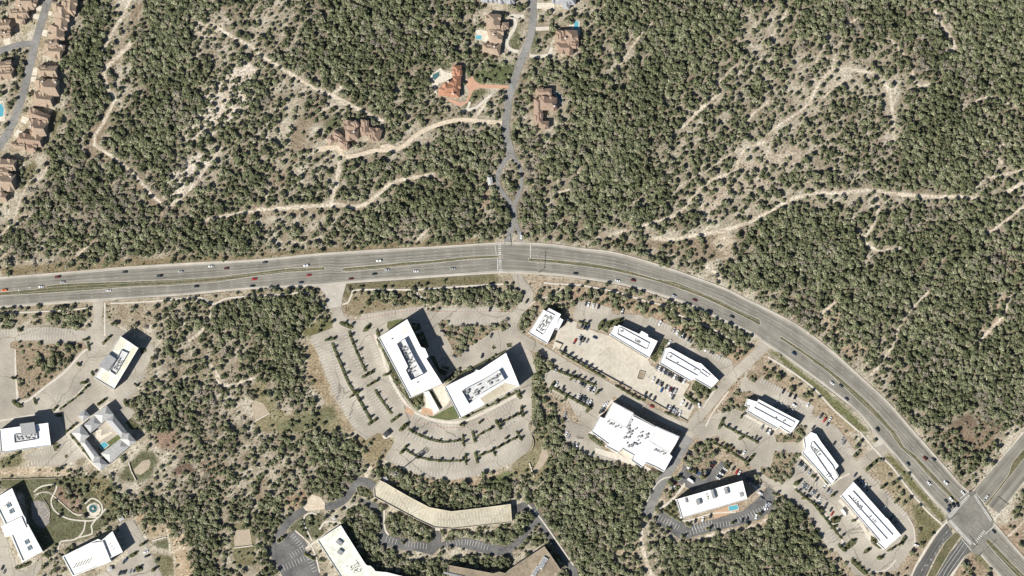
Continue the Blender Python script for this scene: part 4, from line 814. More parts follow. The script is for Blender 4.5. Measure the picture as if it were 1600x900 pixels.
# ================================================================== BUILDINGS
def proj(t, pts, h): return [W(p,h) for p in P(t,pts)]
def office(name, label, cat, t, roof, h, roof_mat='white_roof', wall='wall_white', storeys=None, par=0.9, pw=0.35, wells=(), units=(), blocks=(), skylights=(), windows=True, panels=()):
    pts=ccw(proj(t,roof,h)); fill(hard,[((x/S)+800,450-y/S) for x,y in offset(pts,1.0)])
    c=np.mean(np.array(pts),0); root=empty(name,c[0],c[1]); tag(root,label,cat)
    loc=lambda q:[(x-c[0],y-c[1]) for x,y in q]
    p=loc(pts); m=MB(); m.walls(p,-0.2,h-par); m.build('wall',MT[wall],root)
    m=MB(); m.poly(offset(p,-pw),h-par); m.build('roof',MT[roof_mat],root)
    m=MB(); m.ring(p,pw,h-par,h); m.build('parapet',MT['white_roof' if roof_mat in('white_roof','stain_roof','cream_roof') else wall],root)
    ns=storeys or max(1,round(h/4.0)); zr=h-par
    if windows:
        for i in range(len(p)):
            a,b=Vector(p[i]),Vector(p[(i+1)%len(p)]); L_=(b-a).length
            if L_<9: continue
            d=(b-a)/L_; n=Vector((d.y,-d.x)); ang=math.atan2(d.y,d.x)
            for s_ in range(ns):
                fh=zr/ns; z=fh*s_+fh*0.55; w_=MB(); mid=(a+b)/2+n*0.03; w_.box((mid.x,mid.y,z),(L_-2.4,0.16,fh*0.42),ang)
                for kx in range(1,int((L_-2.4)/4)):
                    q=a+d*(1.2+4*kx)+n*0.13; w_.box((q.x,q.y,z),(0.12,0.06,fh*0.42),ang,1)
                w_.build('window_band',[MT['glass'],MT['steel']],root)
    for tt,q,dz,rm in panels:                                  # sheets of differing roofing
        m=MB(); m.prism(loc(ccw(proj(tt,q,h+dz))),zr,zr+0.04 if dz==0 else h+dz,0); m.build('roof_panel' if dz<=0 else 'raised_roof',[MT[rm]],root)
    for tt,q,hh in wells:                                      # screened plant areas
        qq=loc(ccw(proj(tt,q,h+hh-par))); m=MB(); m.ring(qq,0.3,zr,zr+hh); m.build('plant_screen',MT['screen' if hh>1.6 else 'white_roof'],root)
        if hh>1.6: m=MB(); m.poly(offset(qq,-0.3),zr+0.05); m.build('plant_floor',MT['plant_floor'],root)
    for u in units:
        tt,x,y,sx,sy,sz,ang=u[:7]; mt=u[7] if len(u)>7 else 'unit'
        xy=loc([proj(tt,[(x,y)],h)[0]])[0]; m=MB(); m.box((0,0,sz/2),(sx,sy,sz),0,0,0.94); m.box((0,0,sz+0.04),(sx*0.8,sy*0.8,0.08),0,1)
        ru=m.build('rooftop_unit',[MT[mt],MT['unit_dark']],root,loc=(xy[0],xy[1],zr),rz=ang); m=MB(); m.cyl((sx*0.2,0,sz),(sx*0.2,0,sz+0.35),min(sx,sy)*0.26,min(sx,sy)*0.26,10,0); m.build('fan',[MT['unit_dark']],ru)
    for u in skylights:
        tt,q=u; qq=loc(ccw(proj(tt,q,h))); m=MB(); m.ring(qq,0.25,zr,zr+1.1,1); m.poly(offset(qq,-0.2),zr+0.9,0); m.build('skylight',[MT['skylight'],MT['screen']],root)
    return root,loc,zr
def scatter(t, quad, n, seed, ang=0.0, mt='unit', smin=1.2, smax=3.2, z=1.5):
    r=random.Random(seed); res=[]; a,b,c_,d=[Vector(q) for q in quad]
    gap=(smin+smax)*0.5/S*TILES[t][2]*0.95; tries=0
    while len(res)<n and tries<n*12:
        tries+=1; u,v=r.uniform(.06,.94),r.uniform(.12,.88); q=(a*(1-u)+b*u)*(1-v)+(d*(1-u)+c_*u)*v
        if any((q-Vector(e[1:3])).length<gap for e in res): continue
        res.append((t,q.x,q.y,r.uniform(smin,smax),r.uniform(smin*.8,smax*.7),r.uniform(z*.6,z*1.2),ang,r.choice((mt,mt,mt,'unit_dark'))))
    return res
# western campus
r,loc,zr=office('office_building','cream and white two-tone roofed office with grey metal panel, by the curved drive','office building','q14',[(705,200),(930,350),(620,870),(380,725)],13,'cream_roof',wells=[('q14',[(712,375),(800,412),(640,688),(572,640)],1.9)],units=scatter('q14',[(700,470),(740,500),(650,660),(600,620)],14,3,0.6,smin=0.8,smax=2.2),panels=[('q14',[(705,205),(800,268),(700,378),(600,380)],0,'cream_panel'),('q14',[(870,312),(926,350),(760,620),(700,585)],0,'cream_panel'),('q14',[(500,640),(580,690),(515,800),(450,760)],0,'cream_panel'),('q14',[(550,418),(655,488),(548,642),(432,570)],2.8,'grey_metal')])
r,loc,zr=office('office_building','bright white flat-roofed office with dark grey metal panel and plant well, at the left edge','office building','q15',[(-10,472),(500,405),(530,640),(10,716)],14.5,'white_roof',wells=[('q15',[(142,528),(385,512),(390,578),(150,615)],1.8)],units=scatter('q15',[(155,540),(380,525),(380,570),(160,600)],13,5,0.1,smin=0.8,smax=2.2),panels=[('q15',[(205,415),(355,396),(375,516),(225,540)],2.8,'grey_metal')])
r,loc,zr=office('office_building','long white office bent in three roof sections with skylights, beside the park terrace','office building','q16',[(-60,228),(105,128),(205,362),(225,392),(232,440),(248,450),(376,685),(195,782),(95,548),(45,556),(8,460),(38,440),(-60,240)],11,'stain_roof',par=1.2,pw=1.2,units=scatter('q16',[(-10,190),(90,160),(180,330),(60,390)],4,9,0.4,smin=0.6,smax=1.2,z=0.7),panels=[('q16',[(10,462),(188,378),(232,478),(100,545),(46,552)],1.2,'white_roof')],skylights=[('q16',[(50,270),(80,254),(100,288),(68,306)]),('q16',[(76,322),(106,306),(124,342),(92,358)]),('q16',[(210,592),(240,578),(258,612),(228,630)]),('q16',[(234,646),(264,630),(282,664),(252,682)])])
r,loc,zr=office('office_building','white office with rows of small dark vents on its roof, below the park lawn','office building','q16',[(546,728),(800,604),(862,574),(890,588),(988,506),(1080,690),(972,742),(978,772),(874,814),(640,905)],12,'stain_roof',par=1.1,pw=0.9,panels=[('q16',[(800,612),(905,596),(972,765),(868,806)],1.0,'white_roof')],units=[('q16',670+26*(i%6)-8*(i//6),790-9*(i%6)+13*(i//6),0.8,0.8,0.5,0.45,'unit_dark') for i in range(24)]+[('q16',965+16*i,620+22*(i%3),2.2,0.6,0.5,0.45,'unit_dark') for i in range(3)])
# central offices
u=scatter('I',[(890,345),(930,325),(1035,545),(965,570)],16,11,0.55,smin=1.2,smax=3.6,z=2.4)
r,loc,zr=office('office_building','large white office with long open plant well, west of the twin office pair','office building','I',[(765,310),(945,195),(1030,368),(1056,378),(1078,428),(1064,442),(1150,575),(1165,600),(965,686)],16,'stain_roof',wells=[('I',[(878,348),(930,316),(985,430),(1048,540),(968,580),(935,515),(948,490)],4.0)],units=u+[('I',850,318,1.6,1.6,0.6,0.5),('I',1010,590,2.0,1.4,0.6,0.5)])
u=scatter('I',[(1290,650),(1400,590),(1420,650),(1330,710)],9,12,0.5,smin=1.2,smax=3.4,z=2.4)+scatter('I',[(1420,590),(1530,530),(1545,570),(1440,630)],7,13,0.5,smin=1.2,smax=3.4,z=2.4)
r,loc,zr=office('office_building','large white office with plant well and tan roof strip, east of the twin office pair','office building','I',[(1178,618),(1365,525),(1375,510),(1395,515),(1562,405),(1648,612),(1276,812)],15,'white_roof',wells=[('I',[(1284,645),(1410,580),(1520,512),(1556,575),(1400,668),(1332,726)],3.6)],units=u,panels=[('I',[(1400,690),(1556,590),(1632,612),(1432,728)],0,'tan_deck')])
r,loc,zr=office('canopy_roof','narrow white flat canopy in the garden between two large white offices','canopy','I',[(1046,652),(1080,645),(1146,765),(1110,780)],4,'white_roof',par=0.3,windows=False)
# retail quarter
u=scatter('q3',[(430,385),(515,425),(380,655),(300,610)],20,21,0.95,smin=0.8,smax=2.3)
office('office_building','small white office with plant-filled roof well, nearest the junction','office building','q3',[(390,350),(432,372),(460,328),(612,408),(555,525),(600,452),(642,480),(578,608),(530,592),(440,782),(206,642)],7.5,'white_roof',wells=[('q3',[(432,372),(528,420),(382,668),(288,608)],1.2)],units=u)
office('retail_building','white retail building with one long roof well, directly north of the deck car park','shop building','J',[(640,236),(660,240),(665,230),(695,242),(795,288),(810,268),(850,290),(850,305),(910,332),(855,440),(610,290)],8,'white_roof',wells=[('J',[(664,250),(680,248),(856,345),(840,386),(655,290)],1.3)],units=[('J',685,270,2.4,2.4,1.0,0.5)]+scatter('J',[(760,310),(800,330),(800,355),(770,345)],9,22,0.45,smin=0.7,smax=1.6,z=1.0))
office('retail_building','white shop building with clipped western corner and stepped east end, above the parked rows','shop building','J',[(955,378),(985,372),(1150,462),(1182,472),(1292,578),(1242,628),(1142,570),(1112,582),(920,470),(935,440)],7,'white_roof',wells=[('J',[(970,408),(985,405),(1178,520),(1160,552),(955,440)],1.3),('J',[(1184,508),(1236,545),(1224,562),(1170,526)],1.3)],units=[('J',990,430,2.2,2.2,1,0.5),('J',1030,470,1.8,1.8,1,0.5),('J',1140,510,2,2,1,0.5)])
u=scatter('q13',[(310,360),(480,440),(460,470),(310,420)],6,31,0.5,smin=1.6,smax=3.2,z=1.5)+scatter('q13',[(510,400),(770,480),(660,640),(470,560)],15,32,0.5,smin=1.6,smax=3.8,z=1.3)+scatter('q13',[(770,640),(900,680),(890,710),(790,690)],7,33,0.5,smin=1.6,smax=3.2,z=1.5)+scatter('q13',[(490,560),(620,600),(600,670),(500,640)],5,34,-0.6,smin=1.4,smax=3.4,z=1.5)
office('big_box_store','huge white stepped-outline store roof dotted with rooftop units, south of the deck car park','store','q13',[(375,180),(580,290),(570,325),(800,440),(810,425),(1040,528),(1000,605),(940,702),(968,730),(882,885),(802,838),(700,795),(660,838),(556,768),(578,716),(462,650),(422,692),(300,627),(320,602),(238,542),(155,482),(238,326),(285,346)],10,'white_roof',units=u,storeys=1,wells=[('q13',[(318,348),(330,338),(506,434),(552,358),(566,366),(510,450)],1.5),('q13',[(728,574),(738,562),(772,500),(784,507),(745,575),(912,676),(905,690)],1.5),('q13',[(570,322),(582,306),(806,428),(798,440)],1.3)],panels=[('q13',[(378,190),(575,295),(500,440),(328,346)],0.3,'white_roof'),('q13',[(812,432),(1030,532),(912,690),(738,575)],0.3,'white_roof')])
office('retail_building','white shop building with pale canopy at its western end, beside the double-row car park','shop building','q7',[(682,350),(1192,622),(1130,720),(1078,780),(1000,735),(940,692),(918,722),(535,502),(560,440),(512,432),(545,345),(662,382)],7,'white_roof',wells=[('q7',[(668,395),(1132,640),(1092,712),(622,460)],1.3)],units=[('q7',890,590,2.2,2.2,1,0.5),('q7',1000,620,2.6,2.0,1,0.5)])
u=scatter('q9',[(690,60),(780,110),(830,200),(700,120)],8,41,0.6,smin=1.2,smax=2.6)+scatter('q9',[(870,400),(920,390),(950,450),(930,480)],5,42,0.9,smin=0.8,smax=2)
office('retail_building','middle white shop building of the roadside trio, with dark corner pit at its end','shop building','O',[(222,42),(268,0),(302,14),(332,62),(442,212),(420,235),(442,272),(393,332),(214,130),(230,96)],7,'white_roof',wells=[('O',[(268,66),(284,62),(402,210),(440,285),(405,305),(262,95)],1.3)],units=u)
u=scatter('q10',[(450,190),(520,220),(660,420),(600,400)],9,43,0.8,smin=1.2,smax=2.2)+scatter('q10',[(660,400),(740,470),(840,590),(760,540)],4,44,0.8,smin=1.0,smax=2)
office('retail_building','longest white shop building of the roadside trio, nearest the big crossing','shop building','q10',[(505,20),(638,160),(655,182),(912,472),(930,480),(1102,690),(895,870),(808,792),(832,762),(350,195)],7,'white_roof',wells=[('q10',[(500,140),(998,690),(925,746),(432,192)],1.3)],units=u)
office('hotel_building','long slanted white-roofed hotel beside a pool in a dark asphalt lot','hotel','q8',[(455,722),(1282,488),(1342,720),(525,958)],15,'stain_roof',storeys=4,units=[('q8',575,735,2,5,1.2,0.3),('q8',725,760,4,5,2.6,0.3),('q8',910,660,3,9,2.8,0.3),('q8',1075,620,3.5,6,2.2,0.3),('q8',1270,660,4,5,0.4,0.3,'screen'),('q8',845,690,1,1.6,0.8,0.3,'unit_dark'),('q8',850,720,1,1,0.8,0.3,'unit_dark'),('q8',830,660,1,1,0.8,0.3,'unit_dark')])
# southern campus
u=[('q18',400,380,4,6,2.0,0.9,'unit_dark'),('q18',410,500,4.5,5,2.0,0.9,'unit_dark')]+scatter('q18',[(430,640),(640,570),(680,770),(580,780)],22,51,0.5,smin=0.7,smax=1.3,z=0.8)
office('office_building','angled off-white stained roof office at the bottom edge, beside dark asphalt','office building','q18',[(128,355),(420,165),(720,640),(745,668),(790,672),(832,710),(850,740),(1000,755),(1300,830),(1300,1000),(560,1000),(415,805)],10,'cream_roof',units=u)
office('office_building','brown-roofed V-shaped office at the bottom edge, in woods south of the garage','office building','q19',[(268,552),(742,640),(800,622),(865,638),(905,600),(1270,358),(1330,440),(1440,602),(1200,760),(1000,880),(700,900),(255,740)],10,'brown_roof','wall_stone',units=[('q19',1255,530,5,12,1.8,-0.55,'unit'),('q19',1180,620,4,11,1.8,-0.55,'unit'),('q19',330,655,20,2,0.8,-0.22,'unit_dark')])

# parking decks
def deck(name,label,t,roof,h,mt,lines,par=1.1,extra=None):
    pts=ccw(proj(t,roof,h)); fill(hard,[((x/S)+800,450-y/S) for x,y in pts]); c=np.mean(np.array(pts),0); root=empty(name,c[0],c[1]); tag(root,label,'parking deck'); loc=lambda q:[(x-c[0],y-c[1]) for x,y in q]; p=loc(pts)
    m=MB(); m.poly(offset(p,-0.3),h-par); m.build('deck_slab',MT[mt],root)
    m=MB(); m.ring(p,0.3,h-par-0.9,h); m.build('parapet',MT['concrete'],root)
    n=len(p)
    for lev in range(max(1,int(h/3))):
        m=MB(); m.ring(p,0.3,lev*3.0-0.2,lev*3.0+1.1); m.build('level_wall',MT['concrete'],root)
    m=MB(); m.walls(offset(p,-2.5),0,h-par-0.1); m.build('inner_wall',MT['wall_stone'],root)
    for i in range(n):
        a,b=Vector(p[i]),Vector(p[(i+1)%n]); k=int((b-a).length/9)
        for j in range(1,k):
            q=a.lerp(b,j/k); q=q-q.normalized()*0.4; m=MB(); m.box((0,0,(h-par-0.9)/2),(0.5,0.5,h-par-0.9)); m.build('column',MT['concrete'],root,loc=(q.x,q.y,0))
    m=MB()
    for tt,l,dp in lines:
        q=smooth_line(P(tt,l),4.5)
        for i in range(len(q)-1):
            a=Vector(q[i]); d=(Vector(q[i+1])-a).normalized(); b=a+Vector((-d.y,d.x))*dp; pp=loc([W(a,h),W(b,h)]); e=(Vector(pp[1])-Vector(pp[0])).normalized(); nn=Vector((-e.y,e.x))*0.14
            m.add([(*x,h-par+0.03) for x in (Vector(pp[0])-nn,Vector(pp[1])-nn,Vector(pp[1])+nn,Vector(pp[0])+nn)],[(0,1,2,3)])
    m.build('stall_paint',MT['stall_paint'],root); return root,loc
rd,ld=deck('parking_garage','long bent tan parking garage deck in the woods south of the curved lot','M',[(772,300),(810,318),(940,395),(1082,470),(1222,496),(1400,475),(1592,450),(1600,560),(1562,570),(1220,606),(1110,596),(1000,545),(740,406),(736,350)],6,'tan_deck',
 [('M',[(790,325),(940,412),(1078,488),(1222,512)],9),('M',[(1222,512),(1400,492),(1585,467)],9),('M',[(750,395),(1000,530),(1110,580),(1220,590)],-9),('M',[(1220,590),(1560,555)],-9)])
q=[(275,330),(318,240),(360,200),(410,215),(400,250),(440,262),(482,256),(530,275),(610,300),(850,445),(870,485),(1110,602),(1070,670),(1142,740),(1092,832),(880,712),(745,632),(520,510),(300,390),(268,352)]
sheet('parking_lot','J',q,1.3,'cream_deck')
# the low retaining wall along the south-west side of the pale deck car park
for lab,t,l,h in (('low stone retaining wall along the southern edge of the pale deck car park','J',[(268,335),(312,352),(290,392),(520,512),(745,634)],1.8),('low wall beside the south row of the pale deck car park, above the red car','J',[(750,640),(880,712),(1092,832)],1.5),('low end wall closing the eastern side of the pale deck car park','J',[(1112,602),(1070,668)],1.2)):
    m=MB(); q=P(t,l); c=W(q[0])
    for i in range(len(q)-1):
        a,b=Vector(W(q[i])),Vector(W(q[i+1])); mid=(a+b)/2; d=b-a; m.box((mid.x-c[0],mid.y-c[1],h/2),(d.length,0.5,h),math.atan2(d.y,d.x)); 
    tag(m.build('retaining_wall',MT['wall_stone'],loc=(c[0],c[1],0)),lab,'wall')
root=empty('stair_opening',*W(P('J',[(806,545)])[0])); tag(root,'dark rectangular stair pit with low walls in the middle of the pale deck','stair pit')
m=MB(); pp=[(x-root.location.x,y-root.location.y) for x,y in Ws(P('J',[(795,515),(832,525),(815,575),(780,565)]))]; m.ring(pp,0.25,0,1.2); m.build('parapet',MT['concrete'],root); m=MB(); m.poly(offset(pp,-0.25),0.34); m.build('pit_floor',MT['brown_roof'],root)

# ---- pitched roofs
def hip(m, quad, z0, pitch=0.42, hipf=1.0, over=0.0):
    q=[Vector(p) for p in ccw(quad)]
    a=(q[0]-q[1]).length+(q[2]-q[3]).length; b=(q[1]-q[2]).length+(q[3]-q[0]).length
    if a<b: q=q[1:]+q[:1]
    wd=((q[1]-q[2]).length+(q[3]-q[0]).length)/2; e0=(q[3]+q[0])/2; e1=(q[1]+q[2])/2; L_=(e1-e0).length; k=min(0.5,hipf*wd/2/L_)
    r0,r1=e0.lerp(e1,k),e1.lerp(e0,k); z1=z0+wd/2*pitch
    vs=[(*p,z0) for p in q]+[(*r0,z1),(*r1,z1)]
    if (r1-r0).length<0.3: m.add(vs[:4]+[(*((r0+r1)/2),z1)],[(0,1,4),(1,2,4),(2,3,4),(3,0,4)])
    else: m.add(vs,[(0,1,5,4),(1,2,5),(2,3,4,5),(3,0,4)])
    m.add([(*p,z0) for p in q],[(3,2,1,0)])
def house(name,label,cat,wings,mat,eave=4.5,pitch=0.55,hipf=0.85,wall='stucco',chimneys=(),extra=()):
    """wings: (tile, quad[, extra height]) roof outlines at the eave"""
    Q=[]
    for w_ in wings:
        t,qd=w_[:2]; dz=w_[2] if len(w_)>2 else 0.0; Q.append((ccw(proj(t,qd,eave+dz)),dz))
    c=np.mean(np.array([p for q,_ in Q for p in q]),0); root=empty(name,c[0],c[1]); tag(root,label,cat)
    wl=MB()
    for i,(q,dz) in enumerate(Q):
        fill(hard,[((x/S)+800,450-y/S) for x,y in offset(q,0.8)])
        l=[(x-c[0],y-c[1]) for x,y in q]; z=eave+dz+0.07*i
        m=MB(); hip(m,l,z,pitch,hipf); mt=w_[3] if False else mat
        m.build('roof',MT[mt if isinstance(mt,str) else mt[i%len(mt)]],root); inn=offset(l,-0.6); wl.walls(inn,-0.1+0.002*i,z)
        for k in range(4):
            a,b=Vector(inn[k]),Vector(inn[(k+1)%4]); L_=(b-a).length
            if L_<6: continue
            d=(b-a)/L_; n=Vector((d.y,-d.x)); p=a.lerp(b,0.5)+n*0.02; f=MB(); f.box((p.x,p.y,z-2.2),(1.8,0.12,1.4),math.atan2(d.y,d.x)); f.build('window',MT['glass'],root)
    if hipf<1 and eave>4:
        rr=random.Random(len(label)); k=0
        for q,dz in Q:
            l=[Vector((x-c[0],y-c[1])) for x,y in q]; e=sorted(range(4),key=lambda i:-(l[i]-l[(i+1)%4]).length)[:2]
            for i in e:
                a,b=l[i],l[(i+1)%4]; L_=(b-a).length; d=(b-a)/L_; nin=Vector((-d.y,d.x)); dep=(l[(i+2)%4]-b).length*0.5
                for f in ([rr.uniform(.25,.75)] if L_<13 else [rr.uniform(.18,.4),rr.uniform(.6,.82)]):
                    if rr.random()<0.3: continue
                    w2=rr.uniform(1.8,3.0); p=a.lerp(b,f); k+=1; m=MB()
                    qd=[p-d*w2-nin*rr.uniform(.3,1.2),p+d*w2-nin*0.6,p+d*w2+nin*dep,p-d*w2+nin*dep]; hip(m,[tuple(v) for v in qd],eave+dz+0.5+0.05*k,pitch*1.1,0.25); m.build('dormer_roof',MT[mat if isinstance(mat,str) else mat[k%len(mat)]],root)
    wl.build('wall',MT[wall],root)
    for t,x,y in chimneys:
        X,Y=proj(t,[(x,y)],eave+3)[0]; m=MB(); m.box((0,0,(eave+4.5)/2),(1.3,1.0,eave+4.5)); m.box((0,0,eave+4.6),(1.5,1.2,0.2)); m.build('chimney',MT['wall_white'],root,loc=(X-c[0],Y-c[1],0))
    return root
TN='tan_tile'
house('lodge_building','grey metal-roofed courtyard complex with pyramid corner pavilions round a small pool','lodge',
 [('q15',[(1100,378),(1182,322),(1342,522),(1262,562)]),('q15',[(1262,572),(1350,650),(1142,832),(1050,722)]),('q15',[(835,606),(892,570),(1042,760),(970,816)]),('q15',[(872,424),(985,330),(1062,415),(945,512)]),
  ('q15',[(742,508),(842,420),(936,540),(836,606)],1.6),('q15',[(808,328),(882,262),(945,335),(865,395)],1.6),('q15',[(975,318),(1112,222),(1186,318),(1060,412)],1.6),('q15',[(1250,574),(1342,508),(1422,600),(1350,652)],1.6),('q15',[(968,820),(1042,758),(1134,838),(1050,905)],1.6)],
 ['grey_metal','light_metal','light_metal','grey_metal','light_metal'],eave=6.5,pitch=0.5,hipf=1.0,wall='wall_white')
sheet('lawn','q15',[(960,560),(1050,430),(1110,420),(1260,560),(1060,720),(1000,640)],0.9,'lawn'); sheet('plaza','q15',[(1000,480),(1060,470),(1050,540),(1160,500),(1170,512),(1060,580),(1020,610),(990,600)],1.0,'terrace')
def pool(label,t,pts,mt='pool',rim=True):
    q=Ws(P(t,pts)); c=np.mean(np.array(q),0); l=[(x-c[0],y-c[1]) for x,y in q]; root=empty('swimming_pool',c[0],c[1]); tag(root,label,'pool')
    m=MB(); m.poly(l,0.34); m.build('pool_water',MT[mt],root)
    m=MB(); m.ring(offset(l,0.5),0.5,0.0,0.42); m.build('coping',MT['terrace'],root); fill(hard,P(t,pts))
pool('small bright blue pool inside the grey-roofed courtyard','q15',[(1030,640),(1085,600),(1132,635),(1066,690)])
house('villa','orange-tiled villa with round pool terrace, west of the hill street','house',[('C',[(335,510),(406,510),(405,592),(338,590)]),('C',[(332,600),(402,590),(402,690),(322,690)]),('C',[(300,622),(392,620),(392,768),(300,756)]),('C',[(225,690),(312,630),(316,758),(226,746)]),('C',[(250,660),(380,640),(380,720),(260,740)],0.9)],'orange_tile',chimneys=[('C',300,640),('C',340,735)])
sheet('patio','C',[(162,590),(240,530),(272,560),(330,575),(335,610),(270,640),(230,650),(205,690),(215,740),(200,740),(190,685),(160,655)],0.7,'terrace'); pool('kidney-shaped teal pool on the orange villa\'s pale terrace','C',[(180,582),(228,560),(236,590),(200,626),(178,612)],'pool_dark')
house('villa','tan-tiled villa with circular drive, just south of the grey house at the top edge','house',[('C',[(606,105),(714,112),(702,236),(596,232)],0.6),('C',[(720,175),(776,172),(778,226),(716,236)]),('C',[(604,240),(736,232),(716,346),(626,336)]),('C',[(570,346),(716,340),(704,440),(566,402)]),('C',[(640,230),(700,225),(700,300),(640,300)],1.0)],TN,chimneys=[('C',655,270),('C',660,365)])
sheet('patio','C',[(515,235),(560,230),(625,250),(625,300),(590,330),(515,290)],0.7,'terrace'); pool('small blue pool on a pale patio beside the tan circular-drive villa','C',[(515,275),(560,280),(560,308),(520,306)],'pool')
house('villa','brown-tiled villa with a bright blue wedge pool, east of the hill street','house',[('C',[(1142,236),(1216,232),(1216,342),(1144,330)]),('C',[(1214,232),(1312,236),(1316,342),(1220,332)],0.7),('C',[(1140,332),(1282,330),(1280,432),(1142,410)]),('C',[(1230,300),(1322,302),(1322,380),(1240,370)])],'brown_tile',chimneys=[('C',1215,300)])
sheet('patio','C',[(1240,195),(1285,190),(1290,165),(1330,165),(1330,280),(1270,232)],0.7,'terrace'); pool('bright blue wedge-shaped pool behind the brown-tiled villa','C',[(1290,166),(1316,164),(1322,250),(1308,275),(1280,235)])
house('villa','brown-tiled L-shaped villa with dark pool, lower on the east side of the hill street','house',[('C',[(986,690),(1110,690),(1112,748),(986,742)]),('C',[(1010,750),(1152,762),(1152,862),(1010,862)],0.6),('C',[(970,770),(1040,772),(1040,900),(970,900)]),('D',[(138,690),(192,690),(192,776),(142,770)]),('D',[(168,756),(233,756),(231,808),(166,800)])],'brown_tile',chimneys=[('C',1130,830)])
pool('dark teal pool at the east side of the L-shaped villa','C',[(1122,700),(1185,740),(1198,815),(1158,772)],'pool_dark')
house('mansion','sprawling many-gabled tan-tiled mansion at the end of the pale gravel drive','house',[('G',[(545,150),(640,160),(640,232),(560,230)]),('G',[(655,145),(702,150),(702,256),(655,246)],0.8),('G',[(700,190),(792,212),(770,288),(704,276)]),('G',[(556,205),(642,205),(640,272),(560,282)],0.8),('G',[(486,212),(562,264),(542,312),(470,262)]),('G',[(440,270),(470,238),(502,282),(462,312)],0.5),('G',[(528,280),(582,282),(578,342),(526,330)]),('G',[(590,165),(625,150),(645,190),(610,215)],1.2),('G',[(700,215),(745,215),(745,285),(712,285)],0.7)],'brown_tile',chimneys=[('G',610,225)])
house('villa','grey-roofed house cut by the top edge, west of the hill street','house',[('C',[(555,-90),(690,-90),(690,22),(555,15)]),('C',[(690,-80),(825,-80),(822,30),(690,26)])],'slate_roof',chimneys=[('C',700,5)])
house('villa','pale grey-roofed house cut by the top edge, east of the hill street','house',[('C',[(1132,-90),(1298,-90),(1298,40),(1140,36)]),('C',[(1200,0),(1268,0),(1246,78),(1190,64)]),('C',[(1105,-60),(1140,-60),(1138,30),(1108,30)])],'slate_roof')
# western street of tile-roofed houses
WSH=[('topmost tan house on the outer west side of the left street',[('A',[(110,-40),(232,-40),(212,62),(92,62)],0.5),('A',[(60,60),(180,52),(186,112),(54,112)]),('A',[(92,96),(172,96),(160,156),(100,142)]),('A',[(190,-20),(240,0),(215,60),(180,40)],0.9)],[('A',120,35)]),
 ('tan house tucked in the fork of the left street and its side lane',[('A',[(-20,132),(70,120),(76,192),(-20,200)]),('A',[(-20,190),(76,182),(70,232),(-20,242)],0.6)],[('A',25,205)]),
 ('topmost tan house of the row on the inner side of the left street',[('A',[(400,-35),(488,-22),(466,106),(400,62)],0.5),('A',[(330,30),(440,20),(432,132),(346,132)]),('A',[(385,0),(450,10),(430,70),(380,60)],1.0)],[('A',378,72)]),
 ('long tan double house just below the topmost one on the left street',[('A',[(340,110),(436,98),(412,192),(346,202)],0.5),('A',[(310,150),(402,150),(402,252),(304,252)]),('A',[(288,250),(362,230),(382,292),(280,330)],0.5),('A',[(300,290),(412,284),(376,372),(270,346)])],[('A',316,265),('A',380,285)]),
 ('tan house at the left edge below the side lane',[('A',[(-20,386),(70,380),(86,432),(-20,442)],0.5),('A',[(-20,432),(92,430),(80,492),(-20,502)])],[]),
 ('tan twin house halfway down the left street with white chimney beside drive',[('A',[(230,415),(362,410),(360,482),(240,470)]),('A',[(240,488),(372,500),(372,602),(252,602)],0.6),('A',[(214,570),(342,590),(332,672),(204,660)]),('A',[(215,500),(270,480),(270,560),(230,570)])],[('A',265,510),('A',345,515)]),
 ('brown-tinted tan house left of the grassy strip and trail',[('A',[(185,668),(318,722),(306,772),(178,742)]),('A',[(178,740),(302,772),(292,850),(198,860)],0.6),('A',[(118,830),(272,850),(262,922),(98,900)]),('F',[(60,-10),(170,-5),(160,40),(90,30)]),('F',[(160,0),(240,0),(210,65),(170,45)],0.4)],[('A',190,790)]),
 ('tan row house at the left edge below the street, nearest the highway',[('F',[(-20,90),(106,100),(100,166),(-20,162)]),('F',[(-20,180),(100,190),(96,292),(-20,292)],0.6),('F',[(-20,300),(50,310),(46,362),(-20,362)]),('F',[(-20,150),(60,155),(60,200),(-20,200)],0.9)],[('F',65,205)])]
for lab,wg,ch in WSH: house('tile_roofed_house',lab,'house',wg,TN if 'brown' not in lab else ['brown_tile','tan_tile'],eave=6.0,pitch=0.6,hipf=0.5,chimneys=ch)
pool('light blue pool at the left edge beside the left street','A',[(-30,660),(10,648),(24,680),(20,725),(-30,740)])
sheet('patio','A',[(-30,630),(20,630),(36,690),(30,755),(-30,760)],0.6,'terrace')
house('gatehouse','small white-roofed gatehouse beside the entrance loop of the hill street','gatehouse',[('G',[(1442,508),(1474,504),(1482,552),(1452,560)])],'light_metal',eave=3.4,pitch=0.3,hipf=0.3,wall='wall_stone')
house('pump_house','tiny white-roofed equipment hut beside the cell tower','hut',[('M',[(785,285),(815,278),(828,300),(800,308)])],'light_metal',eave=2.8,pitch=0.2,hipf=0.2,wall='wall_white')
house('pavilion','small dark-roofed square pavilion on a pale pad at the lot corner','pavilion',[('q20',[(46,470),(92,425),(125,462),(82,505)])],'dark_roof',eave=3.0,pitch=0.35)
sheet('plaza','q20',[(40,490),(60,515),(85,515),(150,470),(130,450)],0.5,'concrete')
house('shed','small white shed on the gravel beside the southern garden','shed',[('q18',[(305,70),(340,55),(366,85),(330,108)])],'light_metal',eave=2.6,pitch=0.25)
house('shed','small cream shed on the drive below the vent-roofed office','shed',[('q16',[(938,825),(980,815),(992,850),(955,862)])],'light_metal',eave=2.6,pitch=0.25)
house('garden_pavilion','pale pergola shelter at the lawn corner above the bottom-left car park','pavilion',[('q16',[(1035,395),(1075,370),(1095,400),(1055,425)])],'light_metal',eave=2.8,pitch=0.2)
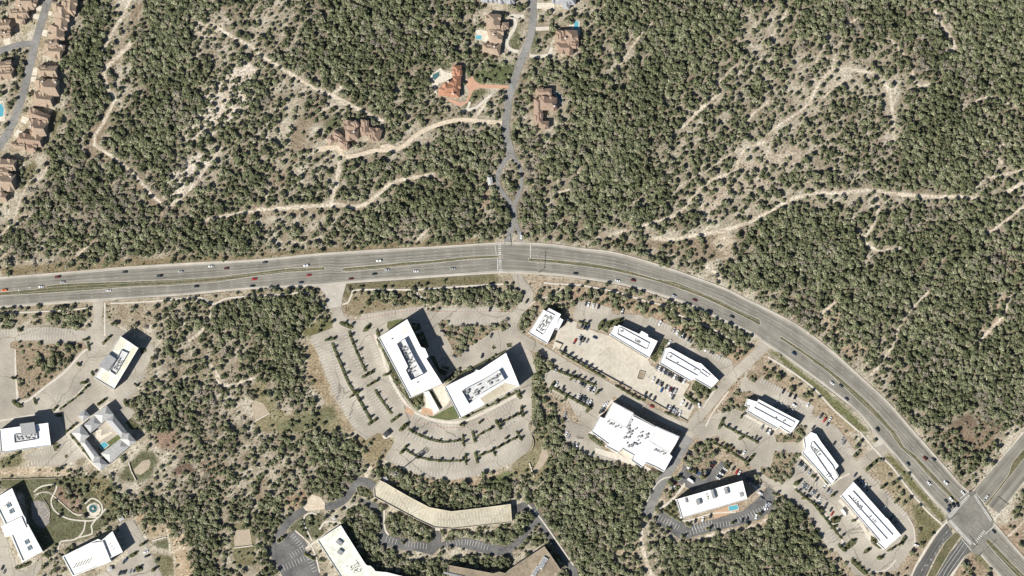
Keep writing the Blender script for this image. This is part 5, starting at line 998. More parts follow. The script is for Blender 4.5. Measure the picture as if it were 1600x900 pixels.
root=empty('fountain',*W(P('q16',[(818,308)])[0])); tag(root,'round dark water basin in a pale circular plaza of the park','fountain')
m=MB(); m.cyl((0,0,0.0),(0,0,0.5),4.0,4.0,28); m.build('basin_water',MT['pool_dark'],root); m=MB(); m.ring([(4.5*math.cos(a*math.pi/14),4.5*math.sin(a*math.pi/14)) for a in range(28)],0.6,0,0.62); m.build('basin_rim',MT['weir'],root); m=MB(); m.cyl((0,0,0.5),(0,0,1.4),0.5,0.3,10); m.cyl((0,0,1.4),(0,0,1.5),1.0,1.0,12); m.build('spout',MT['weir'],root)
pool('blue rectangular hotel pool with a fenced deck','q8',[(1105,810),(1215,790),(1232,842),(1118,868)]); sheet('patio','N',[(1255,500),(1400,445),(1420,490),(1265,545)],1.4,'red_patio'); 
# pond basins
for t,pts,lv in (('I',[(-30,740),(0,705),(45,720),(85,785),(0,835)],0.4),('q17',[(1265,360),(1415,350),(1440,500),(1270,520)],0.4),('L',[(835,235),(890,180),(930,172),(942,190),(930,230),(880,268),(845,262)],0.4),('N',[(190,105),(215,105),(230,150),(195,210),(150,255),(130,240),(160,190)],0.4)):
    sheet('pond_floor',t,pts,lv,'sand',block=True)
for lab,t,l in (('stone weir wall crossing the sand basin below the courtyard lodge','L',[(805,195),(820,245),(850,303)]),('stone weir wall between the sand basin and curved lot','N',[(108,195),(122,235),(138,282)]),('pale weir wall across the fenced basin near the bottom-left car park','q17',[(480,462),(612,425)]),('pale weir wall across the square basin right of the wooded ravine','q17',[(1262,532),(1445,508)]),('stone weir beside the sand pit left of the woods','I',[(-10,835),(85,783)])):
    q=P(t,l); c=W(q[0]); m=MB()
    for i in range(len(q)-1):
        a,b=Vector(W(q[i])),Vector(W(q[i+1])); mid=(a+b)/2; d=b-a; m.box((mid.x-c[0],mid.y-c[1],0.6),(d.length+0.3,0.9,1.2),math.atan2(d.y,d.x))
    tag(m.build('weir_wall',MT['weir'],loc=(c[0],c[1],0)),lab,'wall')
for lab,t,l,h in (('long low stone wall along the north side of the park lawn','L',[(0,298),(200,292),(440,285)],1.2),('curved double retaining wall at the eastern corner of the curved lot','N',[(5,215),(80,160),(125,110),(135,60),(120,20)],1.3),('short block wall on the dirt mound near the bottom-left basins','L',[(1125,738),(1140,720),(1165,712)],1.5),('short retaining wall behind the dark-asphalt plaza','M',[(325,378),(318,355),(330,340)],1.6),('pale ribbon wall sweeping through the park lawn','q16',[(490,212),(600,310),(660,352),(745,358)],0.6),('pale curved seat wall at the head of the office terrace','q16',[(300,220),(345,175),(400,165),(450,180),(490,210)],0.6),('dark stepped garden wall round the office terrace','q16',[(380,225),(425,290),(440,360),(425,420)],0.9)):
    q=smooth_line(P(t,l),4); c=W(q[0]); m=MB()
    for i in range(len(q)-1):
        a,b=Vector(W(q[i])),Vector(W(q[i+1])); mid=(a+b)/2; d=b-a; m.box((mid.x-c[0],mid.y-c[1],h/2),(d.length+0.2,0.5,h),math.atan2(d.y,d.x))
    tag(m.build('garden_wall',MT['weir' if 'pale' in lab else 'wall_stone'],loc=(c[0],c[1],0)),lab,'wall')
# ================================================================== VEHICLES
PAINT={'white':(0.80,0.80,0.79),'silver':(0.42,0.43,0.44),'grey':(0.17,0.175,0.18),'dark grey':(0.045,0.047,0.05),'black':(0.012,0.012,0.013),'dark blue':(0.02,0.035,0.085),'blue':(0.05,0.12,0.30),'red':(0.40,0.03,0.02),'dark red':(0.13,0.015,0.012),'orange':(0.75,0.16,0.02),'dark green':(0.03,0.06,0.045)}
def car_paint(n,c):
    m=bpy.data.materials.new('paint_'+n.replace(' ','_')); m.use_nodes=True; b=m.node_tree.nodes['Principled BSDF']
    t=m.node_tree; nz=t.nodes.new('ShaderNodeTexNoise'); nz.inputs['Scale'].default_value=2.5; co=t.nodes.new('ShaderNodeTexCoord'); t.links.new(co.outputs['Object'],nz.inputs['Vector'])
    mx=t.nodes.new('ShaderNodeMix'); mx.data_type='RGBA'; mx.inputs['A'].default_value=(*c,1); mx.inputs['B'].default_value=(*[x*0.85 for x in c],1); t.links.new(nz.outputs['Fac'],mx.inputs['Factor']); t.links.new(mx.outputs['Result'],b.inputs['Base Color'])
    b.inputs['Roughness'].default_value=0.28; b.inputs['Coat Weight'].default_value=0.6; return m
CP={n:car_paint(n,c) for n,c in PAINT.items()}
def loft(m, secs, mi=0, cap=True):
    """secs: list of (x, halfwidth, z0, z1) cross sections with chamfered shoulders"""
    vs=[]; n=8
    for x,hw,z0,z1 in secs:
        c=min(0.16,(z1-z0)*0.3); vs += [(x,-hw*0.94,z0),(x,-hw,z0+c),(x,-hw,z1-c),(x,-hw+c*0.9,z1),(x,hw-c*0.9,z1),(x,hw,z1-c),(x,hw,z0+c),(x,hw*0.94,z0)]
    fs=[]
    for k in range(len(secs)-1):
        for i in range(n): fs.append((k*n+i,k*n+(i+1)%n,(k+1)*n+(i+1)%n,(k+1)*n+i))
    if cap: fs += [tuple(range(n)), tuple(range(len(secs)*n-1,(len(secs)-1)*n-1,-1))]
    m.add(vs,fs,mi)
def car_parts(kind):
    """meshes in car space: x forward, origin on the road"""
    out={}; b=MB(); g=MB(); l=MB(); r=MB()
    if kind=='sedan':
        L=4.7;hw=0.92
        loft(b,[(-2.35,0.74,0.42,0.80),(-2.2,0.86,0.30,0.93),(-1.3,hw,0.24,0.98),(0.9,hw,0.24,0.95),(1.9,0.88,0.26,0.84),(2.28,0.78,0.32,0.72),(2.36,0.66,0.38,0.62)])
        loft(g,[(-1.75,0.70,0.93,0.99),(-0.95,0.74,0.93,1.40),(0.25,0.74,0.93,1.42),(1.15,0.72,0.90,0.96)])
        loft(b,[(-0.98,0.62,1.395,1.435),(-0.4,0.64,1.40,1.47),(0.22,0.62,1.40,1.45)])
        wx=(-1.40,1.42); wr=0.33; hl=(2.28,0.62)
    elif kind=='suv':
        L=4.85;hw=0.97
        loft(b,[(-2.42,0.82,0.48,1.0),(-2.3,0.92,0.36,1.08),(-1.3,hw,0.30,1.10),(0.9,hw,0.30,1.08),(1.9,0.93,0.32,0.98),(2.36,0.82,0.40,0.86),(2.44,0.70,0.46,0.76)])
        loft(g,[(-2.3,0.76,1.05,1.12),(-2.05,0.80,1.05,1.66),(0.2,0.80,1.05,1.68),(1.05,0.78,1.02,1.10)])
        loft(b,[(-2.08,0.68,1.655,1.70),(-1.0,0.71,1.66,1.75),(0.15,0.68,1.66,1.71)])
        wx=(-1.42,1.45); wr=0.37; hl=(2.36,0.68)
    elif kind=='pickup':
        L=5.6;hw=1.0
        loft(b,[(-2.8,0.92,0.5,1.02),(-2.7,0.98,0.42,1.08),(-0.7,hw,0.40,1.08)]); 
        loft(b,[(-0.72,hw,0.36,1.12),(1.4,hw,0.36,1.12),(2.3,0.96,0.38,1.06),(2.74,0.86,0.46,0.92),(2.82,0.74,0.5,0.82)])
        g.box((-1.72,0,1.085),(1.85,1.62,0.03))
        loft(g,[(-0.75,0.82,1.08,1.62),(-0.6,0.84,1.08,1.74),(0.75,0.84,1.08,1.75),(1.5,0.82,1.05,1.12)])
        loft(b,[(-0.62,0.72,1.735,1.775),(0.1,0.75,1.74,1.82),(0.72,0.72,1.74,1.78)])
        wx=(-1.75,1.75); wr=0.40; hl=(2.74,0.72)
    else:   # box truck
        L=7.4;hw=1.2
        b.box((-0.9,0,1.95),(5.4,2.4,2.6)); b.box((-0.9,0,0.55),(5.6,1.0,0.3))
        loft(b,[(1.9,1.05,0.45,2.2),(2.6,1.05,0.45,2.25),(2.9,1.05,0.45,1.3),(3.6,1.0,0.5,1.15),(3.75,0.85,0.55,1.0)]); loft(g,[(2.6,0.98,1.3,2.2),(3.05,0.95,1.2,1.34)])
        wx=(-2.4,2.7); wr=0.45; hl=(3.7,0.75)
    l.box((hl[0],0,0.66 if kind!='truck' else 0.85),(0.14,0.30,0.14))
    r.box((-L/2+0.12 if kind!='truck' else -3.62,0,0.80),(0.1,0.32,0.14))
    out['body']=b.mesh('car_body',[CP['white']]); out['window']=g.mesh('car_window',[MT['glass']]); out['headlight']=l.mesh('car_headlight',[MT['unit']]); out['tail_light']=r.mesh('car_tail_light',[CP['dark red']])
    w_=MB(); w_.cyl((0,-0.11,0),(0,0.11,0),wr,wr,14,0); w_.cyl((0,-0.12,0),(0,0.12,0),wr*0.6,wr*0.6,10,1); out['wheel']=w_.mesh('car_wheel',[MT['tyre'],MT['unit']])
    return out,wx,wr,hw,hl[1]
CARM={k:car_parts(k) for k in ('sedan','suv','pickup','truck')}
CNAME={'sedan':('parked_car','saloon','car'),'suv':('parked_suv','SUV','car'),'pickup':('parked_pickup','pickup','pickup'),'truck':('box_truck','box truck','truck')}
def car(x,y,head,colr,kind,label,group,z=0.06,moving=False):
    ms,wx,wr,hw,hy=CARM[kind]; nm=CNAME[kind][0]; nm=nm.replace('parked','moving') if moving else nm
    o=empty(nm,x,y,z,head); tag(o,label,CNAME[kind][2],group)
    for k,yy in (('body',0),('window',0),('headlight',hy),('headlight',-hy),('tail_light',0.68),('tail_light',-0.68)):
        c=bpy.data.objects.new(k,ms[k]); COL.objects.link(c); c.parent=o; c.location.y=yy
        if k=='body': c.material_slots[0].link='OBJECT'; c.material_slots[0].material=CP[colr]
    for sx in wx:
        for s in (-1,1):
            c=bpy.data.objects.new('wheel',ms['wheel']); COL.objects.link(c); c.parent=o; c.location=(sx,s*(hw-0.14),wr)
    return o
CC={'w':'white','s':'silver','g':'grey','d':'dark grey','k':'black','b':'dark blue','B':'blue','r':'red','R':'dark red','o':'orange','G':'dark green'}
KIND=lambda: R.choice(('sedan','sedan','suv','suv','suv','sedan','pickup'))
# moving traffic: (where, [(tile, x, y, colour)])
NWAY,SWAY='westbound','eastbound'
mv=[]
for t,x,y,c in [('q2',55,470,'o'),('q2',515,425,'w'),('q2',720,303,'R'),('q2',785,368,'s'),('q2',1355,472,'w'),('q2',1560,242,'d'),('F',780,800,'d'),('F',997,825,'k'),('F',1130,798,'s'),('F',1318,765,'w'),('F',1415,778,'R'),('F',1228,890,'k'),('F',1590,845,'r'),('F',1578,888,'k'),
 ('GG',55,440,'d'),('GG',312,460,'w'),('GG',330,521,'r'),('GG',282,566,'b'),('GG',593,543,'R'),('GG',740,513,'k'),('GG',818,488,'s'),('GG',768,430,'w'),('GG',1000,495,'w'),('GG',1230,480,'s'),('HH',397,810,'k'),('HH',660,855,'w'),('HH',757,853,'R'),('q4',425,182,'s'),('q4',683,233,'R'),('q4',1150,440,'k'),
 ('K',162,410,'b'),('K',400,595,'w'),('K',455,612,'d'),('K',490,695,'d'),('K',683,885,'k'),('O',980,165,'R'),('O',1032,172,'d'),('O',875,200,'k'),('O',1005,320,'w'),('O',1110,317,'w'),('O',1217,378,'w'),('O',1143,420,'w'),('O',1110,433,'d'),('O',1133,467,'d'),('O',1128,490,'b'),('O',1157,458,'k'),('O',1183,455,'k'),('O',1410,622,'k'),('H',25,15,'o')]:
    if (t,x)==('H',25): continue
    mv.append((P(t,[(x,y)])[0],c))
groups={}
for p,c in mv:
    n=near(CS,p); side=(Vector(p)-Vector(n[1])).dot(Vector((-n[3].y,n[3].x)))   # image y is down
    way='northern' if side<0 else 'southern'; part='west of hill street junction' if p[0]<785 else ('on the bend above the shops' if p[0]<1300 else 'by the big crossing')
    groups.setdefault((way,part),[]).append((p,c,n[3]))
for (way,part),l in groups.items():
    l.sort(key=lambda e:e[0][0])
    for i,(p,c,d) in enumerate(l):
        k=R.choice(('sedan','suv')); dv=Vector((d.x,-d.y)); dv=-dv if way=='northern' else dv
        car(*W(p),math.atan2(dv.y,dv.x),CC[c],k,f'{CC[c]} {CNAME[k][1]}, {ORD[i]} car from left on {way} carriageway {part}','cars driving on the highway',LV(2),True)
for t,x,y,a,c,k,lab in [('O',1362,412,(0.62,-0.78),'w','pickup','white pickup waiting on the side street at the upper right of the big crossing'),('HH',57,575,(0,1),'w','pickup','white pickup waiting at the mouth of the hill street'),('q3',185,245,(0.5,-0.85),'k','sedan','black saloon on the entry road below the hill street junction'),
  ('q8',632,492,(0.82,0.57),'w','truck','white box truck parked at the top of the hotel drive'),('q10',382,405,(0.6,0.8),'w','truck','white box truck parked beside the longest white shop building'),('q6',143,762,(0.9,0.4),'r','sedan','red saloon on the shaded road between store and deck car park'),('q3',1375,375,(0.2,-0.95),'w','pickup','white pickup parked alone at the wooded edge north of the shops'),
  ('q3',715,487,(0.85,0.5),'k','pickup','big black pickup standing beside the small plant-roofed office'),('q3',1035,700,(0.87,0.42),'b','sedan','dark blue saloon standing across the pale deck, west of the long shop'),('q3',660,840,(0.45,-0.87),'k','suv','black SUV in the north-west corner stall of the pale deck'),('q7',1128,425,(0.85,0.5),'w','suv','white SUV driving down the aisle north of the pale-canopy shop'),
  ('q6',735,745,(0.3,0.9),'w','suv','white SUV under trees at the eastern end of the pale deck'),('q8',1300,140,(0.5,-0.87),'w','suv','white SUV with trailer-like shadow in the lot east of the hotel drive'),('q10',1290,815,(0.9,0.3),'w','suv','white SUV at the curb of the loop below the longest shop building'),('q4',370,760,(0.55,-0.83),'w','suv','white SUV beside the trees between the two northern shop buildings'),('q5',398,680,(0.3,-0.95),'B','sedan','blue saloon half under trees at the west edge of the retail lot'),('q5',660,860,(0.4,-0.9),'s','sedan','silver saloon under trees at the south-west edge of the retail lot'),('q7',1365,705,(0.6,-0.8),'d','sedan','dark grey saloon beside the carport wall between two shop buildings')]:
    v=Vector((a[0],-a[1])); car(*W(P(t,[(x,y)])[0]),math.atan2(v.y,v.x),CC[c],k,lab,'vehicles standing apart',LV(2))
ROWS=[('in the northernmost bay above the shops','q3',(0.28,-0.96),[(925,275,'d'),(955,285,'w'),(1020,300,'w'),(1080,312,'k')]),
 ('in the short row atop the pale deck','q3',(0.45,-0.89),[(880,545,'k'),(910,570,'k'),(945,577,'b')]),
 ('in the loose cluster on the pale deck','q3',(0.5,-0.86),[(785,747,'r'),(845,695,'s'),(868,713,'k'),(897,730,'k'),(938,743,'g'),(845,775,'s')]),
 ('in the wooded bay north of the shop row','q4',(0.45,-0.89),[(250,515,'w'),(422,607,'s'),(465,638,'w'),(497,658,'g'),(525,673,'w'),(555,685,'k'),(612,712,'k'),(640,738,'G')]),
 ('in the bay left of the highway exit','q6',(0.5,-0.86),[(825,45,'w'),(890,68,'k'),(920,83,'k'),(1000,135,'s')]),
 ('in the row right along the clipped-corner shop front','q6',(0.42,-0.9),[(210,268,'g'),(240,284,'w'),(270,298,'d'),(294,314,'s'),(320,328,'d'),(346,344,'g'),(372,358,'k'),(400,374,'k'),(430,390,'w'),(457,405,'g'),(490,417,'k'),(515,434,'k'),(548,450,'w')]),
 ('in the middle double row of the pale deck','q6',(0.42,-0.9),[(167,420,'w'),(215,452,'k'),(243,468,'s'),(272,484,'k'),(325,518,'d'),(352,533,'w'),(379,548,'R'),(406,560,'k'),(440,575,'s'),(268,556,'B'),(382,612,'w'),(412,640,'d')]),
 ('in the trio by the pale deck southern wall','q6',(0.45,-0.89),[(65,610,'d'),(118,638,'d'),(180,660,'d')]),
 ('at the southern wall of the eastern pale deck','q6',(0.42,-0.9),[(340,768,'d'),(368,780,'w'),(402,786,'k'),(418,815,'s'),(455,815,'s'),(497,848,'w')]),
 ('at the raised eastern end of the pale deck','q6',(0.45,-0.89),[(528,712,'w'),(580,742,'d'),(620,765,'g')]),
 ('in the upper row of the western retail lot','q5',(0.45,-0.89),[(545,300,'s'),(792,432,'s'),(860,457,'d'),(885,475,'k'),(910,497,'d'),(960,530,'w'),(990,545,'k'),(1025,555,'w')]),
 ('in the tree-lined row of the western retail lot','q5',(0.45,-0.89),[(555,480,'w'),(640,525,'d'),(832,630,'w'),(865,645,'k'),(892,660,'d'),(920,676,'k'),(945,698,'s'),(977,710,'w')]),
 ('in the strip left of the huge store','q5',(0.9,-0.4),[(1115,830,'k'),(1130,802,'d'),(1145,775,'g'),(1162,748,'w'),(1176,722,'w')]),
 ('along the wooded edge west of the huge store','N',(0.5,-0.86),[(340,12,'w'),(352,30,'s'),(385,75,'g'),(405,88,'w'),(435,105,'d'),(500,140,'G')]),
 ('in the bay above the pale-canopy shop','q7',(0.42,-0.9),[(990,252,'k'),(1075,295,'k'),(1135,322,'k'),(1295,420,'w')]),
 ('in the short bay above the middle roadside shop','q7',(0.5,-0.86),[(1460,560,'d'),(1505,610,'r'),(1545,660,'d'),(1575,600,'w')]),
 ('in shade behind the pale-canopy shop','q7',(0.42,-0.9),[(900,402,'s'),(960,425,'s'),(1035,470,'g'),(1100,500,'s')]),
 ('in the front row of the pale-canopy shop','q7',(0.45,-0.89),[(730,695,'g'),(790,735,'d'),(815,752,'w'),(845,770,'k'),(645,830,'d')]),
 ('on the west side of the wooded hotel island','q8',(0.95,0.3),[(622,135,'k'),(600,168,'d'),(576,216,'b'),(645,350,'k'),(612,330,'w')]),
 ('at the southern tip of the wooded hotel island','q8',(0.5,-0.87),[(708,380,'k'),(736,396,'B'),(765,410,'d')]),
 ('on the east side of the wooded hotel island','q8',(0.8,0.55),[(832,390,'b'),(856,360,'k'),(880,325,'d'),(902,295,'R'),(926,265,'k')]),
 ('in the row facing the wooded hotel island','q8',(0.85,0.5),[(1065,345,'w'),(1037,375,'k'),(1018,405,'w'),(1002,430,'k'),(975,456,'w')]),
 ('at the hotel drive kerb near the box truck','q8',(0.85,0.45),[(430,515,'r'),(412,548,'w'),(392,575,'s'),(535,462,'g')]),
 ('in the shaded row behind the hotel','q8',(0.5,-0.86),[(1165,338,'d'),(1210,375,'r'),(1240,395,'w'),(1295,425,'g'),(1340,458,'d'),(1372,480,'b'),(1410,505,'d'),(1452,525,'k'),(1490,545,'d')]),
 ('in the dark asphalt row south of the hotel','N',(0.25,-0.97),[(1145,555,'k'),(1192,545,'w'),(1240,525,'k'),(1237,607,'d'),(1440,552,'k'),(1470,545,'d'),(1525,528,'w'),(1582,476,'w')]),
 ('beside the hotel\'s eastern end','N',(0.9,0.4),[(1552,382,'w'),(1595,455,'s'),(1562,418,'g')]),
 ('in the front row of the middle roadside shop','q9',(0.5,-0.86),[(563,265,'k'),(587,285,'k'),(610,310,'s'),(635,335,'k'),(675,383,'s'),(770,470,'k'),(868,556,'w'),(912,605,'d'),(936,628,'s')]),
 ('in the tree-lined row facing the middle roadside shop','q9',(0.5,-0.86),[(595,533,'s'),(617,556,'g'),(642,578,'s'),(682,602,'k'),(715,642,'s'),(780,685,'k'),(808,730,'w'),(885,790,'d'),(945,850,'d')]),
 ('in the shade behind the longest roadside shop','q9',(0.55,-0.83),[(1250,415,'b'),(1290,470,'d'),(1330,510,'b'),(1372,550,'w'),(1412,592,'d')]),
 ('on dark asphalt east of the hotel','q9',(0.9,0.35),[(65,650,'w'),(165,770,'s'),(130,830,'w')]),
 ('along the back wall of the longest roadside shop','q10',(0.55,-0.83),[(890,352,'w'),(985,470,'d'),(1045,520,'g')]),
 ('among small trees west of the longest shop','q10',(0.5,-0.86),[(240,420,'r'),(30,150,'g')]),
 ('behind the middle roadside shop','O',(0.55,-0.83),[(340,45,'s'),(412,72,'d'),(460,50,'s'),(474,66,'g')]),
 ('on the drive right of the vent-roofed office','L',(0.9,-0.35),[(910,750,'w'),(920,775,'k')]),
 ('in the lot below the vent-roofed office','L',(0.5,-0.87),[(748,882,'d'),(765,878,'d'),(782,875,'k'),(812,872,'s'),(842,862,'b'),(788,798,'b'),(775,810,'d')]),
 ('in the bay left of the bent three-section office','L',(0.4,-0.9),[(15,848,'d'),(28,872,'g')]),
 ('round the wooded island by the twin offices','I',(0.3,-0.95),[(1462,132,'k'),(1470,297,'d'),(1412,424,'d')]),
 ('at the west end of the wooded office island','I',(0.95,0.25),[(1165,270,'k'),(1240,430,'g'),(1310,390,'d')])]
for rowname,t,a,l in ROWS:
    l=sorted(l,key=lambda e:e[0])
    for i,(x,y,c) in enumerate(l):
        k=KIND(); v=Vector((a[0],-a[1]))*(1 if R.random()<0.7 else -1)
        car(*W(P(t,[(x,y)])[0]),math.atan2(v.y,v.x)+R.uniform(-.04,.04),CC[c],k,f'{CC[c]} {CNAME[k][1]}, {ORD[i]} car from left {rowname}','parked cars '+rowname,LV(1.4))

# ================================================================== STREET FURNITURE
def signal(label, base, tip, n=3):
    b,tp=Vector(W(base)),Vector(W(tip)); d=tp-b; L_=d.length; o=empty('traffic_signal',b.x,b.y,0,math.atan2(d.y,d.x)); tag(o,label,'traffic signal','mast-arm traffic signals')
    m=MB(); m.cyl((0,0,0),(0,0,7.2),0.28,0.2,10); m.build('pole',MT['steel'],o); m=MB(); m.cyl((0,0,6.2),(L_,0,6.9),0.22,0.13,8); m.build('mast_arm',MT['steel'],o)
    for i in range(n):
        m=MB(); m.box((0,0,0),(0.42,0.35,1.15)); 
        for k in range(3): m.cyl((0,-0.16,0.36-0.36*k),(0,-0.26,0.36-0.36*k),0.14,0.14,10,1)
        m.build('signal_head',[MT['tyre'],MT['unit_dark']],o,loc=(L_*(0.45+0.26*i),0,6.35+0.15*i))
signal('traffic signal arm over the northern carriageway at the hill street junction',P('q1',[(700,345)])[0],P('q1',[(712,490)])[0])
signal('traffic signal arm over the southern carriageway at the hill street junction',P('q1',[(1133,770)])[0],P('q1',[(1140,560)])[0],3)
signal('traffic signal arm at the western corner of the big crossing',P('q11',[(405,735)])[0],P('q11',[(480,690)])[0],2)
signal('traffic signal arm at the northern corner of the big crossing',P('q11',[(735,290)])[0],P('q11',[(620,395)])[0])
signal('traffic signal arm at the eastern corner of the big crossing',P('q11',[(1260,550)])[0],P('q11',[(1090,435)])[0])
signal('traffic signal arm at the southern corner of the big crossing',P('q12',[(1020,470)])[0],P('q12',[(1170,330)])[0])
signal('short signal arm at the fresh asphalt side of the big crossing',P('q12',[(940,385)])[0],P('q12',[(820,250)])[0],2)
def guard(label,t,l):
    q=smooth_line(P(t,l),6.6); c=W(q[0]); o=empty('guard_rail',*c); tag(o,label,'guard rail'); m=MB(); pts=[Vector(W(p))-Vector(c) for p in q]; pm=MB(); pm.box((0,0,0.42),(0.16,0.2,0.84)); pme=pm.mesh('rail_post',[MT['steel']])
    for i in range(len(pts)-1):
        a,b=pts[i],pts[i+1]; d=b-a; mid=(a+b)/2; m.box((mid.x,mid.y,0.72),(d.length+0.1,0.1,0.32),math.atan2(d.y,d.x))
    m.build('rail',MT['galv'],o); n=len(pts); k=max(1,-(-n//98))
    for p in pts[::k]:
        c2=bpy.data.objects.new('post',pme); COL.objects.link(c2); c2.parent=o; c2.location=(p.x,p.y,0)
guard('long steel guard rail on the southern verge between the two west entrances','H',[(720,75),(900,62),(1100,56),(1500,20)])
guard('steel guard rail on the southern verge just west of the hill street junction','GG',[(600,578),(800,563),(1000,548),(1300,527),(1490,514)])
guard('steel guard rail along the bend above the shops','X',[(842,431.5),(887,434),(950,444),(990,452),(1025,463),(1068,477)])
guard('steel guard rail along the bend beside the straight pale footpath','K',[(62,402),(195,503),(395,655),(555,783),(640,888)])
guard('steel guard rail ending at the big crossing','O',[(785,142),(900,288),(1005,415)])
# cell tower
tb=W((616.5,741.5)); o=empty('cell_tower',*tb); tag(o,'tall slim cell tower beside the hut, its shadow crossing the curved lot','tower')
m=MB(); m.cyl((0,0,0),(0,0,31),0.65,0.34,12); m.build('mast',MT['galv'],o)
for z in (30,26.5,23):
    m=MB(); rr=2.4; m.ring([(rr*math.cos(a*math.pi/6),rr*math.sin(a*math.pi/6)) for a in range(12)],0.2,z,z+0.25)
    for a in range(3): m.box((rr/2*math.cos(a*2.094),rr/2*math.sin(a*2.094),z+0.1),(rr,0.18,0.2),a*2.094)
    m.build('platform',MT['steel'],o)
    for a in range(9):
        m=MB(); m.box((0,0,0),(0.25,0.45,2.2)); m.build('antenna',MT['wall_white'],o,loc=(rr*math.cos(a*0.698),rr*math.sin(a*0.698),z+0.4),rz=a*0.698)
# light poles in the curved lot
for i,(t,x,y) in enumerate([('I',640,545),('I',560,690),('q20',430,560),('q20',760,440),('q20',1010,590),('q20',1200,420),('q20',600,800),('J',545,420),('J',850,560),('q9',880,730),('q10',560,560),('q7',560,700)]):
    X,Y=W(P(t,[(x,y)])[0]); o=empty('lamp_post',X,Y,0.3); tag(o,f'slim car park light pole, {ORD[i]} from the left of those standing in the car parks','lamp post','car park light poles'); m=MB(); m.cyl((0,0,0),(0,0,8.5),0.1,0.07,8); m.cyl((0,0,0),(0,0,0.7),0.28,0.28,10); m.build('pole',MT['steel'],o); m=MB(); m.box((0.5,0,8.5),(0.9,0.3,0.15)); m.box((-0.5,0,8.5),(0.9,0.3,0.15)); m.build('lamp_head',MT['unit_dark'],o)

# ================================================================== VEGETATION
def crown_mesh(name, seed, mat, n=12, flat=0.85, rad=(0.26,0.40), leaf=0.11, quads=42, open_=0.0, rx=0.72):
    r=random.Random(seed); nr=np.random.RandomState(seed); m=MB(); shade=[]
    cl=[]
    ax=r.uniform(0.82,1.15); rot=r.uniform(0,6.28)
    for i in range(n):
        d=rx*math.sqrt((i+0.3)/n); a=i*2.4+r.uniform(-.5,.5); rr=r.uniform(*rad)*(1.12-0.35*d)
        z=0.55+(0.42+0.16*r.random())*flat*(1-(d/1.0)**2)+r.uniform(-.12,.08); x,y=d*math.cos(a)*ax,d*math.sin(a)/ax
        cl.append((x*math.cos(rot)-y*math.sin(rot),x*math.sin(rot)+y*math.cos(rot),z,rr))
    for x,y,z,rr in cl:
        tone_=r.uniform(0.60,1.30)
        # dense inner mass
        k=5; vs=[];fs=[]
        for j in range(1,3):
            for i in range(k):
                a=2*math.pi*(i+0.5*j)/k; pz=math.cos(math.pi*j/3)*0.72; pr=math.sin(math.pi*j/3)*0.72; q=r.uniform(.8,1.12); vs.append((x+rr*pr*math.cos(a)*q,y+rr*pr*math.sin(a)*q,z+rr*pz*q))
        vs += [(x,y,z+rr*0.75),(x,y,z-rr*0.7)]
        for i in range(k):
            j=(i+1)%k; fs += [(10,i,j),(i,k+i,j),(j,k+i,k+j),(11,k+j,k+i)]
        if r.random()>=open_: m.add(vs,fs); shade += [tone_*0.92]*len(fs)
        for q in range(quads):
            v=nr.randn(3); v/=np.linalg.norm(v); 
            if v[2]<-0.45: v[2]=-v[2]
            c=np.array((x,y,z))+v*rr*(0.72+0.38*nr.rand()); nn=v+nr.randn(3)*0.55; nn/=np.linalg.norm(nn); u=np.cross(nn,nr.randn(3)); u/=np.linalg.norm(u); w_=np.cross(nn,u); s=leaf*(0.6+0.8*nr.rand())
            m.add([c-u*s-w_*s*.6,c+u*s-w_*s*.6,c+u*s*.7+w_*s*.7,c-u*s*.7+w_*s*.7],[(0,1,2,3)]); shade.append(tone_*(0.65+0.70*nr.rand()))
    me=m.mesh(name,[mat]); at=me.color_attributes.new('leaf','FLOAT_COLOR','CORNER'); cols=[]
    for p,s in zip(me.polygons,shade): cols += [s,s,s*0.96,1.0]*p.loop_total
    at.data.foreach_set('color',cols); return me
def trunk_mesh(name, seed, h=0.62, r0=0.07):
    r=random.Random(seed); m=MB(); m.cyl((0,0,-0.03),(0.02,0.01,h*0.55),r0,r0*0.65,7)
    for i in range(4):
        a=i*1.6+r.uniform(-.3,.3); m.cyl((0.02,0.01,h*0.5),(0.38*math.cos(a),0.38*math.sin(a),h*0.95),r0*0.5,r0*0.2,5)
    return m.mesh(name,[MT['trunk']])
VAR=[]   # (crown, trunk)
for i in range(7): VAR.append((crown_mesh('oak_crown',100+i,MT['oak_leaf'],n=11+i%4*2,flat=0.8,leaf=0.105),trunk_mesh('oak_trunk',i)))
for i in range(4): VAR.append((crown_mesh('juniper_crown',200+i,MT['juniper_leaf'],n=10+i,flat=1.1,rad=(0.3,0.42),leaf=0.10,quads=46,rx=0.66),trunk_mesh('juniper_trunk',20+i)))
for i in range(2): VAR.append((crown_mesh('bare_crown',300+i,MT['bare_twig'],n=12,flat=0.8,rad=(0.24,0.36),leaf=0.07,quads=30,open_=0.7),trunk_mesh('bare_trunk',30+i)))
LOTV=[(crown_mesh('lot_crown',400+i,MT['lot_leaf'],n=7+i,flat=1.0,rad=(0.32,0.46),leaf=0.12,quads=36,rx=0.6),trunk_mesh('lot_trunk',40+i,0.75,0.06)) for i in range(4)]
PC=bpy.data.collections.new('tree_kinds')
for i,(c,t) in enumerate(VAR):
    # joined crown + trunk used as an instance source
    me=c.copy(); me.name='tree_source'; o=bpy.data.objects.new('k%02d'%i,me); PC.objects.link(o)
